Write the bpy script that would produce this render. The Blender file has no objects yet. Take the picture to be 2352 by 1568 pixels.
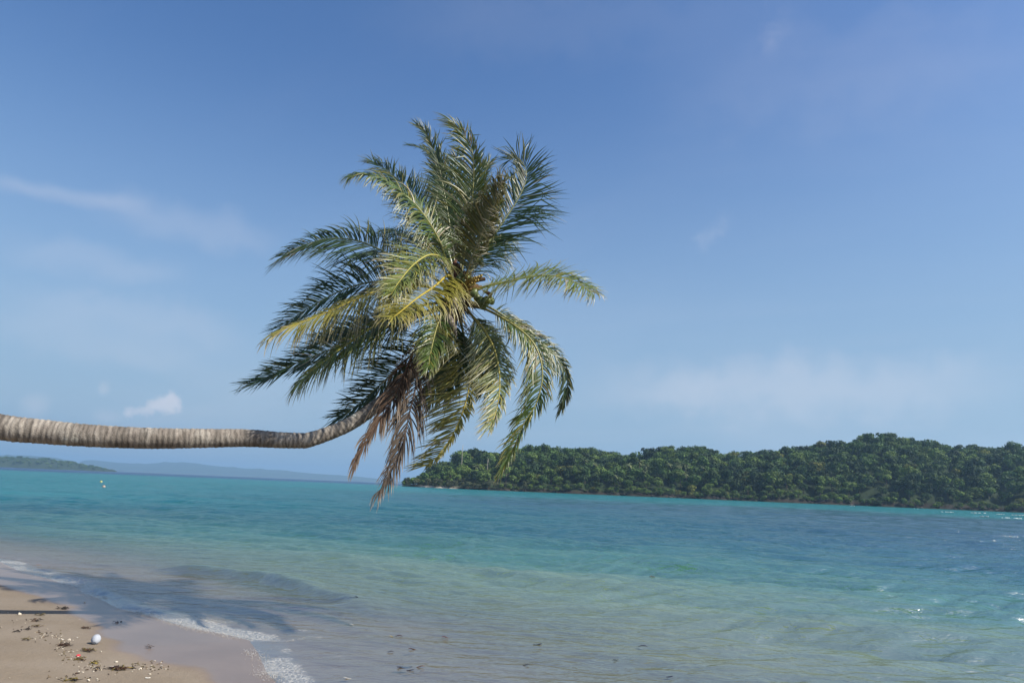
import bpy, math, random
import numpy as np
from mathutils import Vector, Matrix

rng = np.random.default_rng(7)
random.seed(7)
scene = bpy.context.scene

# ------------------------------------------------------------------ camera
CAM_H = 2.0
F = 1568.0                         # focal length in units of a 2352-wide frame (24 mm equivalent)
PITCH = math.atan(335.5 / F)
ROLL = math.atan(0.0418)
_f = Vector((0, math.cos(PITCH), math.sin(PITCH)))
_r0 = Vector((1, 0, 0))
_u0 = Vector((0, -math.sin(PITCH), math.cos(PITCH)))
_r = _r0 * math.cos(ROLL) + _u0 * math.sin(ROLL)
_u = -_r0 * math.sin(ROLL) + _u0 * math.cos(ROLL)
CAM = Vector((0, 0, CAM_H))
cd = bpy.data.cameras.new('camera')
cd.lens = 24.0
cd.sensor_width = 36.0
cd.clip_start = 0.1
cd.clip_end = 40000
cam = bpy.data.objects.new('camera', cd)
scene.collection.objects.link(cam)
cam.matrix_world = Matrix(((_r.x, _u.x, -_f.x, CAM.x), (_r.y, _u.y, -_f.y, CAM.y), (_r.z, _u.z, -_f.z, CAM.z), (0, 0, 0, 1)))
scene.camera = cam


def ray(px, py):
    return _f + _r * ((px - 1176) / F) + _u * ((784 - py) / F)


def at(px, py, Y):
    d = ray(px, py)
    return CAM + d * (Y / d.y)


def ground(px, py, z=0.0):
    d = ray(px, py)
    return CAM + d * ((z - CAM.z) / d.z)


# ------------------------------------------------------------------ light
SUN_EL = math.radians(45.0)
SUN_H = Vector((0.93, -0.37, 0)).normalized()       # towards the sun, on the ground
SUN_AZ = math.atan2(SUN_H.x, SUN_H.y)
scene.view_settings.view_transform = 'Standard'
scene.view_settings.look = 'None'
scene.view_settings.gamma = 1
scene.view_settings.exposure = 0.55
scene.view_settings.use_curve_mapping = False
scene.render.engine = 'CYCLES'
cy = scene.cycles
cy.use_denoising = True
cy.max_bounces = 8
cy.transparent_max_bounces = 24
cy.volume_bounces = 0
cy.caustics_reflective = False
cy.caustics_refractive = False

sl = bpy.data.lights.new('sun', 'SUN')
sl.energy = 5.0
sl.angle = math.radians(0.6)
sl.color = (1.0, 0.94, 0.84)
sun = bpy.data.objects.new('sun', sl)
scene.collection.objects.link(sun)
sdir = Vector((SUN_H.x * math.cos(SUN_EL), SUN_H.y * math.cos(SUN_EL), math.sin(SUN_EL)))
sun.rotation_euler = sdir.to_track_quat('Z', 'Y').to_euler()
sun.location = (20, -10, 40)

world = bpy.data.worlds.new('World')
scene.world = world
world.use_nodes = True
wt = world.node_tree
wt.nodes.clear()


class NT:
    """small helper for node trees"""
    def __init__(self, tree):
        self.t = tree

    def n(self, typ, **kw):
        nd = self.t.nodes.new(typ)
        for k, v in kw.items():
            if k.startswith('i_'):
                key = k[2:]
                key = int(key) if key.isdigit() else key
                self.put(nd.inputs[key], v)
            else:
                setattr(nd, k, v)
        return nd

    def put(self, sock, v):
        if isinstance(v, bpy.types.NodeSocket):
            self.t.links.new(v, sock)
        else:
            sock.default_value = v

    def math(self, op, a, b=0.0, clamp=False):
        nd = self.t.nodes.new('ShaderNodeMath')
        nd.operation = op
        nd.use_clamp = clamp
        self.put(nd.inputs[0], a)
        self.put(nd.inputs[1], b)
        return nd.outputs[0]

    def vmath(self, op, a, b=None, out=0):
        nd = self.t.nodes.new('ShaderNodeVectorMath')
        nd.operation = op
        self.put(nd.inputs[0], a)
        if b is not None:
            self.put(nd.inputs[1], b)
        return nd.outputs[out]

    def ramp(self, v, a, b, lo=0.0, hi=1.0, smooth=True):
        nd = self.t.nodes.new('ShaderNodeMapRange')
        nd.interpolation_type = 'SMOOTHSTEP' if smooth else 'LINEAR'
        self.put(nd.inputs[0], v)
        for i, x in enumerate((a, b, lo, hi)):
            self.put(nd.inputs[i + 1], x)
        return nd.outputs[0]

    def mix(self, fac, a, b, blend='MIX'):
        nd = self.t.nodes.new('ShaderNodeMix')
        nd.data_type = 'RGBA'
        nd.blend_type = blend
        self.put(nd.inputs[0], fac)
        self.put(nd.inputs[6], a)
        self.put(nd.inputs[7], b)
        return nd.outputs[2]

    def noise(self, vec, scale, detail=3.0, rough=0.55, dist=0.0, out=0):
        nd = self.t.nodes.new('ShaderNodeTexNoise')
        self.put(nd.inputs['Vector'], vec)
        nd.inputs['Scale'].default_value = scale
        nd.inputs['Detail'].default_value = detail
        nd.inputs['Roughness'].default_value = rough
        nd.inputs['Distortion'].default_value = dist
        return nd.outputs[out]

    def scale(self, vec, s):
        return self.vmath('MULTIPLY', vec, s)

    def mixs(self, fac, a, b):
        nd = self.t.nodes.new('ShaderNodeMixShader')
        self.put(nd.inputs[0], fac)
        self.put(nd.inputs[1], a)
        self.put(nd.inputs[2], b)
        return nd.outputs[0]


w = NT(wt)
sky = w.n('ShaderNodeTexSky', sky_type='NISHITA', sun_disc=False, sun_elevation=SUN_EL, sun_rotation=SUN_AZ,
          altitude=0, air_density=1.2, dust_density=1.8, ozone_density=3.4)
tc = w.n('ShaderNodeTexCoord')
D = tc.outputs['Generated']
sep = w.n('ShaderNodeSeparateXYZ', i_0=D)
# thin high cloud: stretched noise on a flat layer seen in perspective
zc = w.math('MAXIMUM', sep.outputs[2], 0.03)
zc = w.math('ADD', zc, 0.10)
lay = w.n('ShaderNodeCombineXYZ', i_0=w.math('DIVIDE', sep.outputs[0], zc), i_1=w.math('DIVIDE', sep.outputs[1], zc))
rot = w.n('ShaderNodeVectorRotate', i_Vector=lay.outputs[0], i_Angle=0.5)
cir = w.noise(w.scale(rot.outputs[0], (0.35, 1.0, 1.0)), 0.8, 7.0, 0.58, 0.6)
cir = w.ramp(cir, 0.46, 0.80, 0.0, 0.10)
vst = w.noise(w.scale(D, (1.0, 1.0, 3.2)), 2.3, 5.0, 0.5, 0.3)
low = w.math('MULTIPLY', w.ramp(sep.outputs[2], 0.30, 0.02), w.ramp(vst, 0.40, 0.66, 0.0, 0.14))


def puff(px, py, rad, amp):
    c = ray(px, py).normalized()
    d = w.vmath('DISTANCE', D, tuple(c), out=1)
    return w.ramp(d, rad, 0.0, 0.0, amp)


wob = w.noise(D, 55.0, 6.0, 0.62, 0.2)
wobl = w.noise(D, 18.0, 4.0, 0.5, 0.2)


def addup(items):
    s = items[0]
    for i in items[1:]:
        s = w.math('ADD', s, i)
    return s


cum = addup([puff(394, 912, 0.020, 0.9), puff(410, 934, 0.022, 0.8), puff(376, 926, 0.024, 0.8), puff(350, 934, 0.022, 0.8),
             puff(330, 943, 0.018, 0.8), puff(306, 944, 0.016, 0.9), puff(288, 954, 0.018, 0.7), puff(390, 942, 0.024, 0.6)])
cgate = w.ramp(cum, 0.02, 0.35)
cum = w.math('ADD', cum, w.math('MULTIPLY', w.math('SUBTRACT', wob, 0.5), 3.4))
cum = w.math('MULTIPLY', cgate, w.ramp(cum, 0.15, 1.8, 0.0, 0.70))
wis = addup([puff(240, 884, 0.018, 0.9), puff(238, 900, 0.014, 0.5), puff(228, 958, 0.024, 0.75), puff(268, 955, 0.022, 0.7), puff(85, 935, 0.03, 0.7),
             puff(1618, 560, 0.035, 0.32), puff(1650, 525, 0.045, 0.30), puff(1745, 65, 0.06, 0.30)])
wgate = w.ramp(wis, 0.02, 0.3)
wis = w.math('ADD', wis, w.math('MULTIPLY', w.math('SUBTRACT', wobl, 0.5), 2.0))
wis = w.math('MULTIPLY', wgate, w.ramp(wis, 0.2, 1.1, 0.0, 0.26))


# long streak crossing the left of the sky (a thin plane through the eye, faded along its length)
def streak(p0, p1, half, amp):
    a = ray(*p0).normalized()
    b = ray(*p1).normalized()
    nrm = a.cross(b).normalized()
    mid = ((a + b) * 0.5).normalized()
    dd = w.vmath('DOT_PRODUCT', D, tuple(nrm), out=1)
    dd = w.math('ADD', dd, w.math('MULTIPLY', w.math('SUBTRACT', wobl, 0.5), half * 1.6))
    dd = w.math('ABSOLUTE', dd)
    m = w.ramp(dd, half, 0.0, 0.0, amp)
    L = (a - b).length * 0.62
    return w.math('MULTIPLY', m, w.ramp(w.vmath('DISTANCE', D, tuple(mid), out=1), L, L * 0.35))


strk = addup([streak((-60, 412), (330, 478), 0.016, 0.17), streak((220, 470), (640, 560), 0.035, 0.13), streak((0, 690), (560, 770), 0.04, 0.15), streak((-80, 730), (480, 850), 0.035, 0.12), streak((900, 60), (1900, 30), 0.07, 0.04), streak((1500, 220), (2400, 120), 0.09, 0.06),
              streak((1350, 900), (2352, 880), 0.06, 0.28), streak((0, 560), (420, 640), 0.03, 0.12)])
allc = w.math('ADD', cir, w.math('ADD', low, w.math('ADD', wis, strk)))
allc = w.math('MAXIMUM', allc, cum)
allc = w.math('MINIMUM', allc, 0.75)
hsv = w.n('ShaderNodeHueSaturation', i_Saturation=1.23, i_Value=1.0, i_Hue=0.508)
w.put(hsv.inputs['Color'], sky.outputs[0])
# pale blue sea air low over the horizon, the same all round
base_sky = w.mix(w.ramp(sep.outputs[2], 0.58, 0.0, 0.0, 0.86), hsv.outputs[0], (2.2, 3.25, 4.50, 1.0))
skyc = w.mix(allc, base_sky, (5.6, 5.5, 5.9, 1.0))
bg = w.n('ShaderNodeBackground', i_Color=skyc, i_Strength=0.099)
wo = w.n('ShaderNodeOutputWorld', i_Surface=bg.outputs[0])

# ------------------------------------------------------------------ helpers
COL = scene.collection
ALB = 0.72          # the picture is exposed for the sky, so true surface colours sit a little lower


def s2l(r, g, b):
    def c(v):
        v /= 255.0
        return v / 12.92 if v <= 0.04045 else ((v + 0.055) / 1.055) ** 2.4
    return (c(r), c(g), c(b))


def tag(o, label=None, cat=None, group=None, kind=None):
    if label:
        o['label'] = label
    if cat:
        o['category'] = cat
    if group:
        o['group'] = group
    if kind:
        o['kind'] = kind
    return o


def mesh_from(name, V, Fc, cols=None, mats=None, smooth=True, attrs=None, midx=None):
    """V (n,3) array, Fc (m,k) int array (all the same k) or list of faces"""
    me = bpy.data.meshes.new(name)
    V = np.asarray(V, dtype=np.float32)
    if isinstance(Fc, np.ndarray):
        m, k = Fc.shape
        me.vertices.add(len(V))
        me.vertices.foreach_set('co', V.ravel())
        me.loops.add(m * k)
        me.loops.foreach_set('vertex_index', Fc.astype(np.int32).ravel())
        me.polygons.add(m)
        me.polygons.foreach_set('loop_start', np.arange(0, m * k, k, dtype=np.int32))
    else:
        me.from_pydata([tuple(v) for v in V], [], [tuple(f) for f in Fc])
    if cols is not None:
        a = me.color_attributes.new('col', 'FLOAT_COLOR', 'POINT')
        c4 = np.ones((len(V), 4), np.float32)
        c4[:, :3] = cols
        a.data.foreach_set('color', c4.ravel())
    for k2, arr in (attrs or {}).items():
        a = me.attributes.new(k2, 'FLOAT', 'POINT')
        a.data.foreach_set('value', np.asarray(arr, np.float32))
    for mt in (mats if isinstance(mats, (list, tuple)) else [mats]):
        if mt:
            me.materials.append(mt)
    if midx is not None:
        me.polygons.foreach_set('material_index', np.asarray(midx, np.int32))
    me.polygons.foreach_set('use_smooth', np.full(len(me.polygons), smooth, bool))
    me.update()
    me.validate()
    return me


def link(name, me, parent=None, loc=None):
    o = bpy.data.objects.new(name, me)
    COL.objects.link(o)
    if parent is not None:
        o.parent = parent
    if loc is not None:
        o.location = loc
    return o


def empty(name, loc=(0, 0, 0), rz=0):
    o = bpy.data.objects.new(name, None)
    o.empty_display_size = 0.2
    COL.objects.link(o)
    o.location = loc
    o.rotation_euler = (0, 0, rz)
    return o


def dup(root, loc, rz=0.0, sc=1.0):
    r = root.copy()
    COL.objects.link(r)
    r.location = loc
    r.rotation_euler = (0, 0, rz)
    r.scale = sc if isinstance(sc, tuple) else (sc, sc, sc)
    for ch in root.children:
        c = ch.copy()
        COL.objects.link(c)
        c.parent = r
    return r


class MB:
    """collects pieces of geometry into one mesh"""
    def __init__(self):
        self.V, self.F, self.C, self.k = [], [], [], 0

    def add(self, V, Fc, col=None):
        V = np.asarray(V, float)
        self.V.append(V)
        for f in Fc:
            self.F.append(tuple(int(i) + self.k for i in f))
        self.C.append(np.tile(np.asarray(col if col is not None else (1, 1, 1), float), (len(V), 1)) if col is None or np.ndim(col) == 1 else np.asarray(col, float))
        self.k += len(V)

    def build(self, name, mat, parent=None, smooth=True, loc=None):
        me = mesh_from(name, np.concatenate(self.V), self.F, np.concatenate(self.C), mat, smooth)
        return link(name, me, parent, loc)

    def tube(self, pts, rad, n=6, col=None, cap=True):
        pts = np.asarray(pts, float)
        rad = np.broadcast_to(np.asarray(rad, float), (len(pts),))
        Ts = np.gradient(pts, axis=0)
        Ts /= np.linalg.norm(Ts, axis=1)[:, None] + 1e-9
        up = np.array([0.13, 0.2, 1.0]) if abs(Ts[0][2]) < 0.9 else np.array([1.0, 0.1, 0])
        V = []
        for p, t, r in zip(pts, Ts, rad):
            a = np.cross(t, up)
            a /= np.linalg.norm(a) + 1e-9
            b = np.cross(t, a)
            up = -np.cross(t, a) if np.dot(-np.cross(t, a), up) > 0 else np.cross(t, a)
            for i in range(n):
                th = 2 * math.pi * i / n
                V.append(p + r * (a * math.cos(th) + b * math.sin(th)))
        Fc = []
        for j in range(len(pts) - 1):
            for i in range(n):
                i2 = (i + 1) % n
                Fc.append((j * n + i, j * n + i2, (j + 1) * n + i2, (j + 1) * n + i))
        if cap:
            Fc.append(tuple(range(n))[::-1])
            Fc.append(tuple((len(pts) - 1) * n + i for i in range(n)))
        if col is not None and np.ndim(col) == 2:
            col = np.repeat(np.asarray(col), n, axis=0)
        self.add(V, Fc, col)

    def blob(self, c, rx, ry=None, rz=None, seed=0, amp=0.15, nu=10, nv=7, col=None, M=None):
        ry = ry or rx
        rz = rz or rx
        r = np.random.default_rng(seed)
        ph = r.uniform(0, 6.28, (5, 3))
        V = []
        for j in range(nv + 1):
            th = math.pi * j / nv
            for i in range(nu):
                f = 2 * math.pi * i / nu
                d = np.array([math.sin(th) * math.cos(f), math.sin(th) * math.sin(f), math.cos(th)])
                k = 1 + amp * sum(math.sin(2.3 * d @ np.roll([1, .6, .8], q) * (1 + q * 0.6) + ph[q, 0]) for q in range(4)) / 2
                v = d * k * np.array([rx, ry, rz])
                if M is not None:
                    v = np.array(M @ Vector(v))
                V.append(np.array(c) + v)
        Fc = [(j * nu + i, j * nu + (i + 1) % nu, (j + 1) * nu + (i + 1) % nu, (j + 1) * nu + i) for j in range(nv) for i in range(nu)]
        self.add(V, Fc, col)


def vnoise(x, y, seed=0):
    """smooth value noise on arrays, 0..1"""
    xi, yi = np.floor(x).astype(np.int64), np.floor(y).astype(np.int64)
    fx, fy = x - xi, y - yi
    fx, fy = fx * fx * (3 - 2 * fx), fy * fy * (3 - 2 * fy)

    def h(a, b):
        v = (a * 374761393 + b * 668265263 + seed * 974711) & 0x7fffffff
        v = ((v ^ (v >> 13)) * 1274126177) & 0x7fffffff
        return ((v ^ (v >> 16)) & 0xffff) / 65535.0
    a, b, c, d = h(xi, yi), h(xi + 1, yi), h(xi, yi + 1), h(xi + 1, yi + 1)
    return (a * (1 - fx) + b * fx) * (1 - fy) + (c * (1 - fx) + d * fx) * fy


def fbm(x, y, oct=4, seed=0):
    s, a, n = 0, 1.0, 0
    for o in range(oct):
        s = s + a * vnoise(x * 2 ** o, y * 2 ** o, seed + o)
        n += a
        a *= 0.5
    return s / n


def spline(P, n):
    """Catmull-Rom through rows of P, resampled evenly by chord into n rows"""
    P = np.asarray(P, float)
    Q = np.vstack([2 * P[0] - P[1], P, 2 * P[-1] - P[-2]])
    out = []
    for i in range(1, len(Q) - 2):
        for t in np.linspace(0, 1, 24, endpoint=False):
            a, b, c, d = Q[i - 1], Q[i], Q[i + 1], Q[i + 2]
            out.append(0.5 * ((2 * b) + (c - a) * t + (2 * a - 5 * b + 4 * c - d) * t * t + (3 * b - a - 3 * c + d) * t ** 3))
    out.append(P[-1])
    out = np.array(out)
    k = min(3, P.shape[1])
    s = np.concatenate([[0], np.cumsum(np.linalg.norm(np.diff(out[:, :k], axis=0), axis=1))])
    u = np.linspace(0, s[-1], n)
    return np.stack([np.interp(u, s, out[:, j]) for j in range(P.shape[1])], 1), s[-1]


def sdist(X, Y, line):
    """signed distance to a polyline; positive on its right-hand side"""
    best = np.full(X.shape, 1e9)
    sgn = np.ones(X.shape)
    L = np.asarray(line, float)
    for a, b in zip(L[:-1], L[1:]):
        d = b - a
        t = np.clip(((X - a[0]) * d[0] + (Y - a[1]) * d[1]) / (d @ d), 0, 1)
        ex, ey = X - a[0] - t * d[0], Y - a[1] - t * d[1]
        q = ex * ex + ey * ey
        m = q < best - 1e-9
        cr = d[0] * ey - d[1] * ex
        best = np.where(m, q, best)
        sgn = np.where(m, np.where(cr < 0, 1.0, -1.0), sgn)
    return np.sqrt(best) * sgn


def smooth(x, a, b):
    t = np.clip((x - a) / (b - a), 0, 1)
    return t * t * (3 - 2 * t)


def new_mat(name):
    m = bpy.data.materials.new(name)
    m.use_nodes = True
    m.node_tree.nodes.clear()
    t = NT(m.node_tree)
    out = t.n('ShaderNodeOutputMaterial')
    return m, t, out


def simple_mat(name, rough=0.6, col=None, spec=0.5, var=0.0, scale=30.0, trans=0.0, bump=0.0, bscale=60.0):
    """vertex colour (or a plain colour) broken up by noise"""
    m, t, out = new_mat(name)
    geo = t.n('ShaderNodeTexCoord')
    base = col if col else t.n('ShaderNodeAttribute', attribute_name='col').outputs['Color']
    if col:
        rgb = t.n('ShaderNodeRGB')
        rgb.outputs[0].default_value = (*col, 1)
        base = rgb.outputs[0]
    if var:
        nz = t.noise(geo.outputs['Object'], scale, 4.0)
        f = t.ramp(nz, 0.25, 0.75, 1 - var, 1 + var, False)
        base = t.vmath('SCALE', base)
        t.put(base.node.inputs['Scale'], f)
    base = t.vmath('SCALE', base)
    base.node.inputs['Scale'].default_value = ALB
    p = t.n('ShaderNodeBsdfPrincipled')
    t.put(p.inputs['Base Color'], base)
    p.inputs['Roughness'].default_value = rough
    p.inputs['Specular IOR Level'].default_value = spec
    if bump:
        b = t.n('ShaderNodeBump', i_Strength=bump, i_Distance=0.01, i_Height=t.noise(geo.outputs['Object'], bscale, 4.0))
        t.put(p.inputs['Normal'], b.outputs[0])
    sh = p.outputs[0]
    if trans:
        tr = t.n('ShaderNodeBsdfTranslucent')
        t.put(tr.inputs[0], base)
        sh = t.mixs(trans, sh, tr.outputs[0])
    t.put(out.inputs[0], sh)
    return m


# ------------------------------------------------------------------ shoreline and beach
shore_px = [(0, 1290), (44, 1311), (103, 1326), (164, 1343), (212, 1368), (260, 1387), (308, 1402), (376, 1421), (444, 1441),
            (513, 1455), (572, 1470), (592, 1498), (612, 1544), (634, 1567), (660, 1600)]
SH = [ground(x, y, 0.0) for x, y in shore_px]
SH = [(p.x, p.y) for p in SH]
d0 = SH[0]
SH = [(-160, 120), (-60, 48), (-30, 27.5), (-16, 18.2)] + [p for p in SH if p[0] > -15.5] + [(-1.0, 5.0), (2.0, 3.2), (8, 0.5), (25, -6), (80, -28), (300, -120)]
dry_px = [(0, 1336), (70, 1352), (147, 1377), (200, 1412), (239, 1445), (294, 1486), (350, 1503), (410, 1514), (470, 1538), (513, 1558), (560, 1590)]
DR = [ground(x, y, 0.12) for x, y in dry_px]
DR = [(p.x, p.y) for p in DR]
DR = [(-160, 112), (-60, 41), (-24, 19)] + DR + [(-0.5, 3.2), (4, 0.6), (25, -9), (300, -130)]


def terrain(X, Y):
    s = sdist(X, Y, SH)
    land = 0.062 * s + 0.0016 * np.clip(s, 0, 25) ** 2 - 0.09 * np.clip(s - 14, 0, None)
    land = np.minimum(land, 1.9)
    sea = np.interp(s, [-60, -30, -14, -7, -4.2, -2.2, 0], [-3.2, -2.0, -1.05, -0.56, -0.27, -0.075, 0.0])
    sea = np.maximum(sea, -4.0)
    z = np.where(s >= 0, land, sea)
    lump = (fbm(X * 0.9, Y * 0.9, 3, 3) - 0.5) * 0.05 + (fbm(X * 4, Y * 4, 3, 9) - 0.5) * 0.012
    z = z + lump * smooth(s, 1.4, 3.5) + (fbm(X * 0.5, Y * 0.5, 2, 5) - 0.5) * 0.05 * smooth(-s, 1.5, 5)
    return z, s


def polar(r, th):
    R_, T_ = np.meshgrid(r, th, indexing='ij')
    X, Y = R_ * np.sin(T_), R_ * np.cos(T_)
    n, m = R_.shape
    idx = np.arange(n * m).reshape(n, m)
    Q = np.stack([idx[:-1, :-1], idx[:-1, 1:], idx[1:, 1:], idx[1:, :-1]], -1).reshape(-1, 4)[:, ::-1]
    return R_.ravel(), X.ravel(), Y.ravel(), Q


def compact(V, Q, keep, extra):
    Q = Q[keep]
    used = np.unique(Q)
    mp = np.full(len(V), -1)
    mp[used] = np.arange(len(used))
    return V[used], mp[Q], [e[used] for e in extra]


# sand sheet: fine inside the view, coarse round the back
th = np.radians(np.concatenate([np.linspace(-180, -52, 40), np.linspace(-50, 50, 420), np.linspace(52, 180, 40)]))
rr = np.concatenate([[0.05, 0.6, 1.5, 2.5, 3.5], np.geomspace(4.2, 30, 260), np.geomspace(31, 600, 60)])
R_, X, Y, Q = polar(rr, th)
Z, S = terrain(X, Y)
wet = smooth(-(sdist(X, Y, DR) + (fbm(X * 1.3, Y * 1.3, 3, 21) - 0.5) * 0.5), -0.22, 0.12)

m_sand, t, out = new_mat('sand')
pos = t.n('ShaderNodeNewGeometry').outputs['Position']
wa = t.n('ShaderNodeAttribute', attribute_name='wet').outputs['Fac']
n1 = t.noise(pos, 1.1, 5.0, 0.6)
n2 = t.noise(pos, 90.0, 3.0, 0.7)
n3 = t.noise(pos, 420.0, 2.0, 0.7)
dry = t.mix(t.ramp(n1, 0.3, 0.7), (*s2l(150, 136, 117), 1), (*s2l(162, 149, 132), 1))
dry = t.mix(t.ramp(n2, 0.35, 0.8, 0, 0.5), dry, (*s2l(126, 111, 95), 1))
dry = t.mix(t.ramp(n3, 0.62, 0.8, 0, 0.6), dry, (*s2l(205, 188, 165), 1))
wetc = t.mix(t.ramp(n1, 0.3, 0.7), (*s2l(134, 117, 104), 1), (*s2l(146, 128, 114), 1))
wetc = t.mix(t.ramp(n3, 0.66, 0.8, 0, 0.25), wetc, (*s2l(170, 152, 134), 1))
base = t.vmath('SCALE', t.mix(wa, dry, wetc))
base.node.inputs['Scale'].default_value = ALB * 0.86
p = t.n('ShaderNodeBsdfPrincipled', i_Roughness=t.ramp(wa, 0.0, 1.0, 0.92, 0.28))
t.put(p.inputs['Base Color'], base)
pz = t.n('ShaderNodeSeparateXYZ', i_0=pos).outputs[2]
t.put(p.inputs['Specular IOR Level'], t.math('MULTIPLY', t.ramp(wa, 0, 1, 0.2, 0.38), t.ramp(pz, -0.015, 0.004)))    # no gloss on sand that lies under water
hgt = t.math('ADD', t.math('MULTIPLY', n2, 1.0), t.math('MULTIPLY', t.noise(pos, 14.0, 4.0), 2.2))
bmp = t.n('ShaderNodeBump', i_Strength=t.ramp(wa, 0.0, 0.8, 0.55, 0.05), i_Distance=0.012, i_Height=hgt)
t.put(p.inputs['Normal'], bmp.outputs[0])
t.put(out.inputs[0], p.outputs[0])
beach = link('beach', mesh_from('beach', np.stack([X, Y, Z], 1), Q, None, m_sand, True, {'wet': wet}))
tag(beach, 'pale tan sand beach, wet and grey along the waterline', 'beach', kind='structure')


def sand_z(x, y):
    return float(terrain(np.array([x]), np.array([y]))[0][0])


def on_sand(px, py):
    z = 0.1
    for _ in range(6):
        p_ = ground(px, py, z)
        z = sand_z(p_.x, p_.y)
    return Vector((p_.x, p_.y, z))


# ------------------------------------------------------------------ sea
th = np.radians(np.concatenate([np.linspace(-102, -48, 24)[:-1], np.linspace(-46, 46, 640), np.linspace(48, 102, 24)[1:]]))
rr = np.concatenate([np.geomspace(4.5, 70, 640), np.geomspace(70.6, 700, 190), np.geomspace(720, 14000, 30)])
R_, X, Y, Q = polar(rr, th)
TZ, S = terrain(X, Y)
depth = -TZ
U = X / R_
dr = R_ * 0.0043
Zw = np.zeros_like(X)
shal = 0.12 * smooth(-S, 0.1, 0.8) + 0.88 * smooth(-S, 1.5, 9.0)
wr = np.random.default_rng(11)
wx = X + 0.7 * (fbm(X * 0.22, Y * 0.22, 2, 40) - 0.5) * 3
wy = Y + 0.7 * (fbm(X * 0.22, Y * 0.22, 2, 50) - 0.5) * 3
for i in range(26):
    lam = 0.28 * (1.15 ** i)
    ang = wr.normal(0.12, 0.38)
    kx, ky = math.sin(ang), math.cos(ang)
    amp = 0.0130 * lam ** 0.5 * wr.uniform(0.6, 1.2)
    fade = np.clip(lam / (dr * 2.6) - 0.8, 0, 1)
    gust = 0.35 + 1.3 * vnoise(X / (lam * 2.3) + i * 7, Y / (lam * 1.3) + i * 3, 60 + i)
    ph = (wx * kx + wy * ky) * 2 * math.pi / lam + wr.uniform(0, 6.28)
    sn = np.sin(ph)
    Zw += amp * fade * gust * (sn + 0.28 * np.cos(2 * ph)) * shal


def ridge(X, Y, pix, h, front, back, z=0.05):
    L = [ground(a, b, z) for a, b in pix]
    L = [(q.x, q.y) for q in L]
    sd = sdist(X, Y, L)
    # fade at the two ends
    e0 = np.hypot(X - L[0][0], Y - L[0][1])
    e1 = np.hypot(X - L[-1][0], Y - L[-1][1])
    sd = sd + (fbm(X * 1.2, Y * 1.2, 3, 77) - 0.5) * 0.35
    prof = np.where(sd > 0, np.exp(-(sd / front) ** 2), np.exp(-(np.abs(sd) / back) ** 1.6))
    prof *= smooth(e0, 0.2, 1.6) * smooth(e1, 0.2, 3.4)
    return h * prof * (0.7 + 0.6 * vnoise(X * 0.7, Y * 0.7, 88))


swell_px = [(300, 1296), (400, 1302), (513, 1312), (615, 1322), (700, 1342), (804, 1370), (900, 1410), (990, 1432)]
Zw += ridge(X, Y, swell_px, 0.14, 0.24, 0.75)
Zw += ridge(X, Y, [(60, 1290), (150, 1315), (230, 1350), (300, 1385), (370, 1402), (450, 1425), (540, 1446)], 0.055, 0.12, 0.45)
Zw += ridge(X, Y, [(620, 1360), (760, 1410), (900, 1462), (1040, 1520), (1150, 1566)], 0.03, 0.2, 0.5)
Zw = np.where(R_ > 400, 0.0, Zw)
# colour of the water body, by depth and by the ground it lies over
lr = np.log(R_ * (1 + (fbm(X * 0.05, Y * 0.12, 3, 31) - 0.5) * 0.45 + (fbm(X * 0.28, Y * 0.55, 4, 33) - 0.5) * 0.22))


def stops(st):
    ks = np.log([q[0] for q in st])
    return np.stack([np.interp(lr, ks, [q[1][c] for q in st]) for c in range(3)], 1)


OLIVE, PALE, GREEN = (0.270, 0.262, 0.128), (0.178, 0.248, 0.138), (0.066, 0.184, 0.124)
TEAL, TURQ, DARK, DEEP = (0.020, 0.110, 0.102), (0.008, 0.172, 0.170), (0.012, 0.066, 0.082), (0.006, 0.038, 0.105)
left = stops([(9, OLIVE), (13, PALE), (18, PALE), (27, GREEN), (42, TEAL), (70, TURQ), (150, TURQ), (480, TURQ), (560, DEEP), (14000, DEEP)])
midc = stops([(8.5, OLIVE), (13.5, PALE), (21, GREEN), (33, TEAL), (50, TEAL), (90, (0.014, 0.085, 0.105)), (150, TEAL), (190, TURQ), (600, TURQ), (760, DEEP), (14000, DEEP)])
rght = stops([(8, (0.190, 0.225, 0.125)), (12, (0.140, 0.215, 0.128)), (17, GREEN), (25, TEAL), (38, (0.014, 0.080, 0.098)), (75, DARK), (135, DARK), (160, TEAL), (185, TURQ), (700, TURQ), (900, DEEP)])
uu = np.clip(U / 0.52, -1, 1)[:, None]
body = np.where(uu < 0, midc * (1 + uu) + left * (-uu), midc * (1 - uu) + rght * uu)
patch = fbm(X * 0.035 + 4, Y * 0.09, 3, 61)
body *= ALB * (1 + 0.35 * (patch[:, None] - 0.5))
opac = 1 - np.exp(-np.clip(depth + Zw, 0, None) * 3.4)
opac = np.clip(opac, 0, 1)
# foam: along the lip of the wash, and streaks behind it
edge = np.abs(S)
fo = smooth(0.34 - np.abs(-S - 0.16), 0.0, 0.2) * smooth(fbm(X * 2.0, Y * 2.0, 3, 71), 0.30, 0.62)
fo2 = smooth(-S, 0.2, 0.5) * smooth(1.5 + S, 0, 0.7) * smooth(fbm(X * 3.4, Y * 5.5, 5, 72), 0.52, 0.80) * 0.55
foam = np.clip(fo * 0.72 + fo2, 0, 1) * smooth(2.0 - X * 1.0, 2.2, 4.2)
V = np.stack([X, Y, Zw], 1)
keep = (TZ[Q] < 0.06).any(1)
V, Q2, (body, opac, foam) = compact(V, Q, keep, [body, opac, foam])

near = V[V[:, 1] < 40]


def water_z(x, y):
    return float(near[np.argmin((near[:, 0] - x) ** 2 + (near[:, 1] - y) ** 2), 2])


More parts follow.
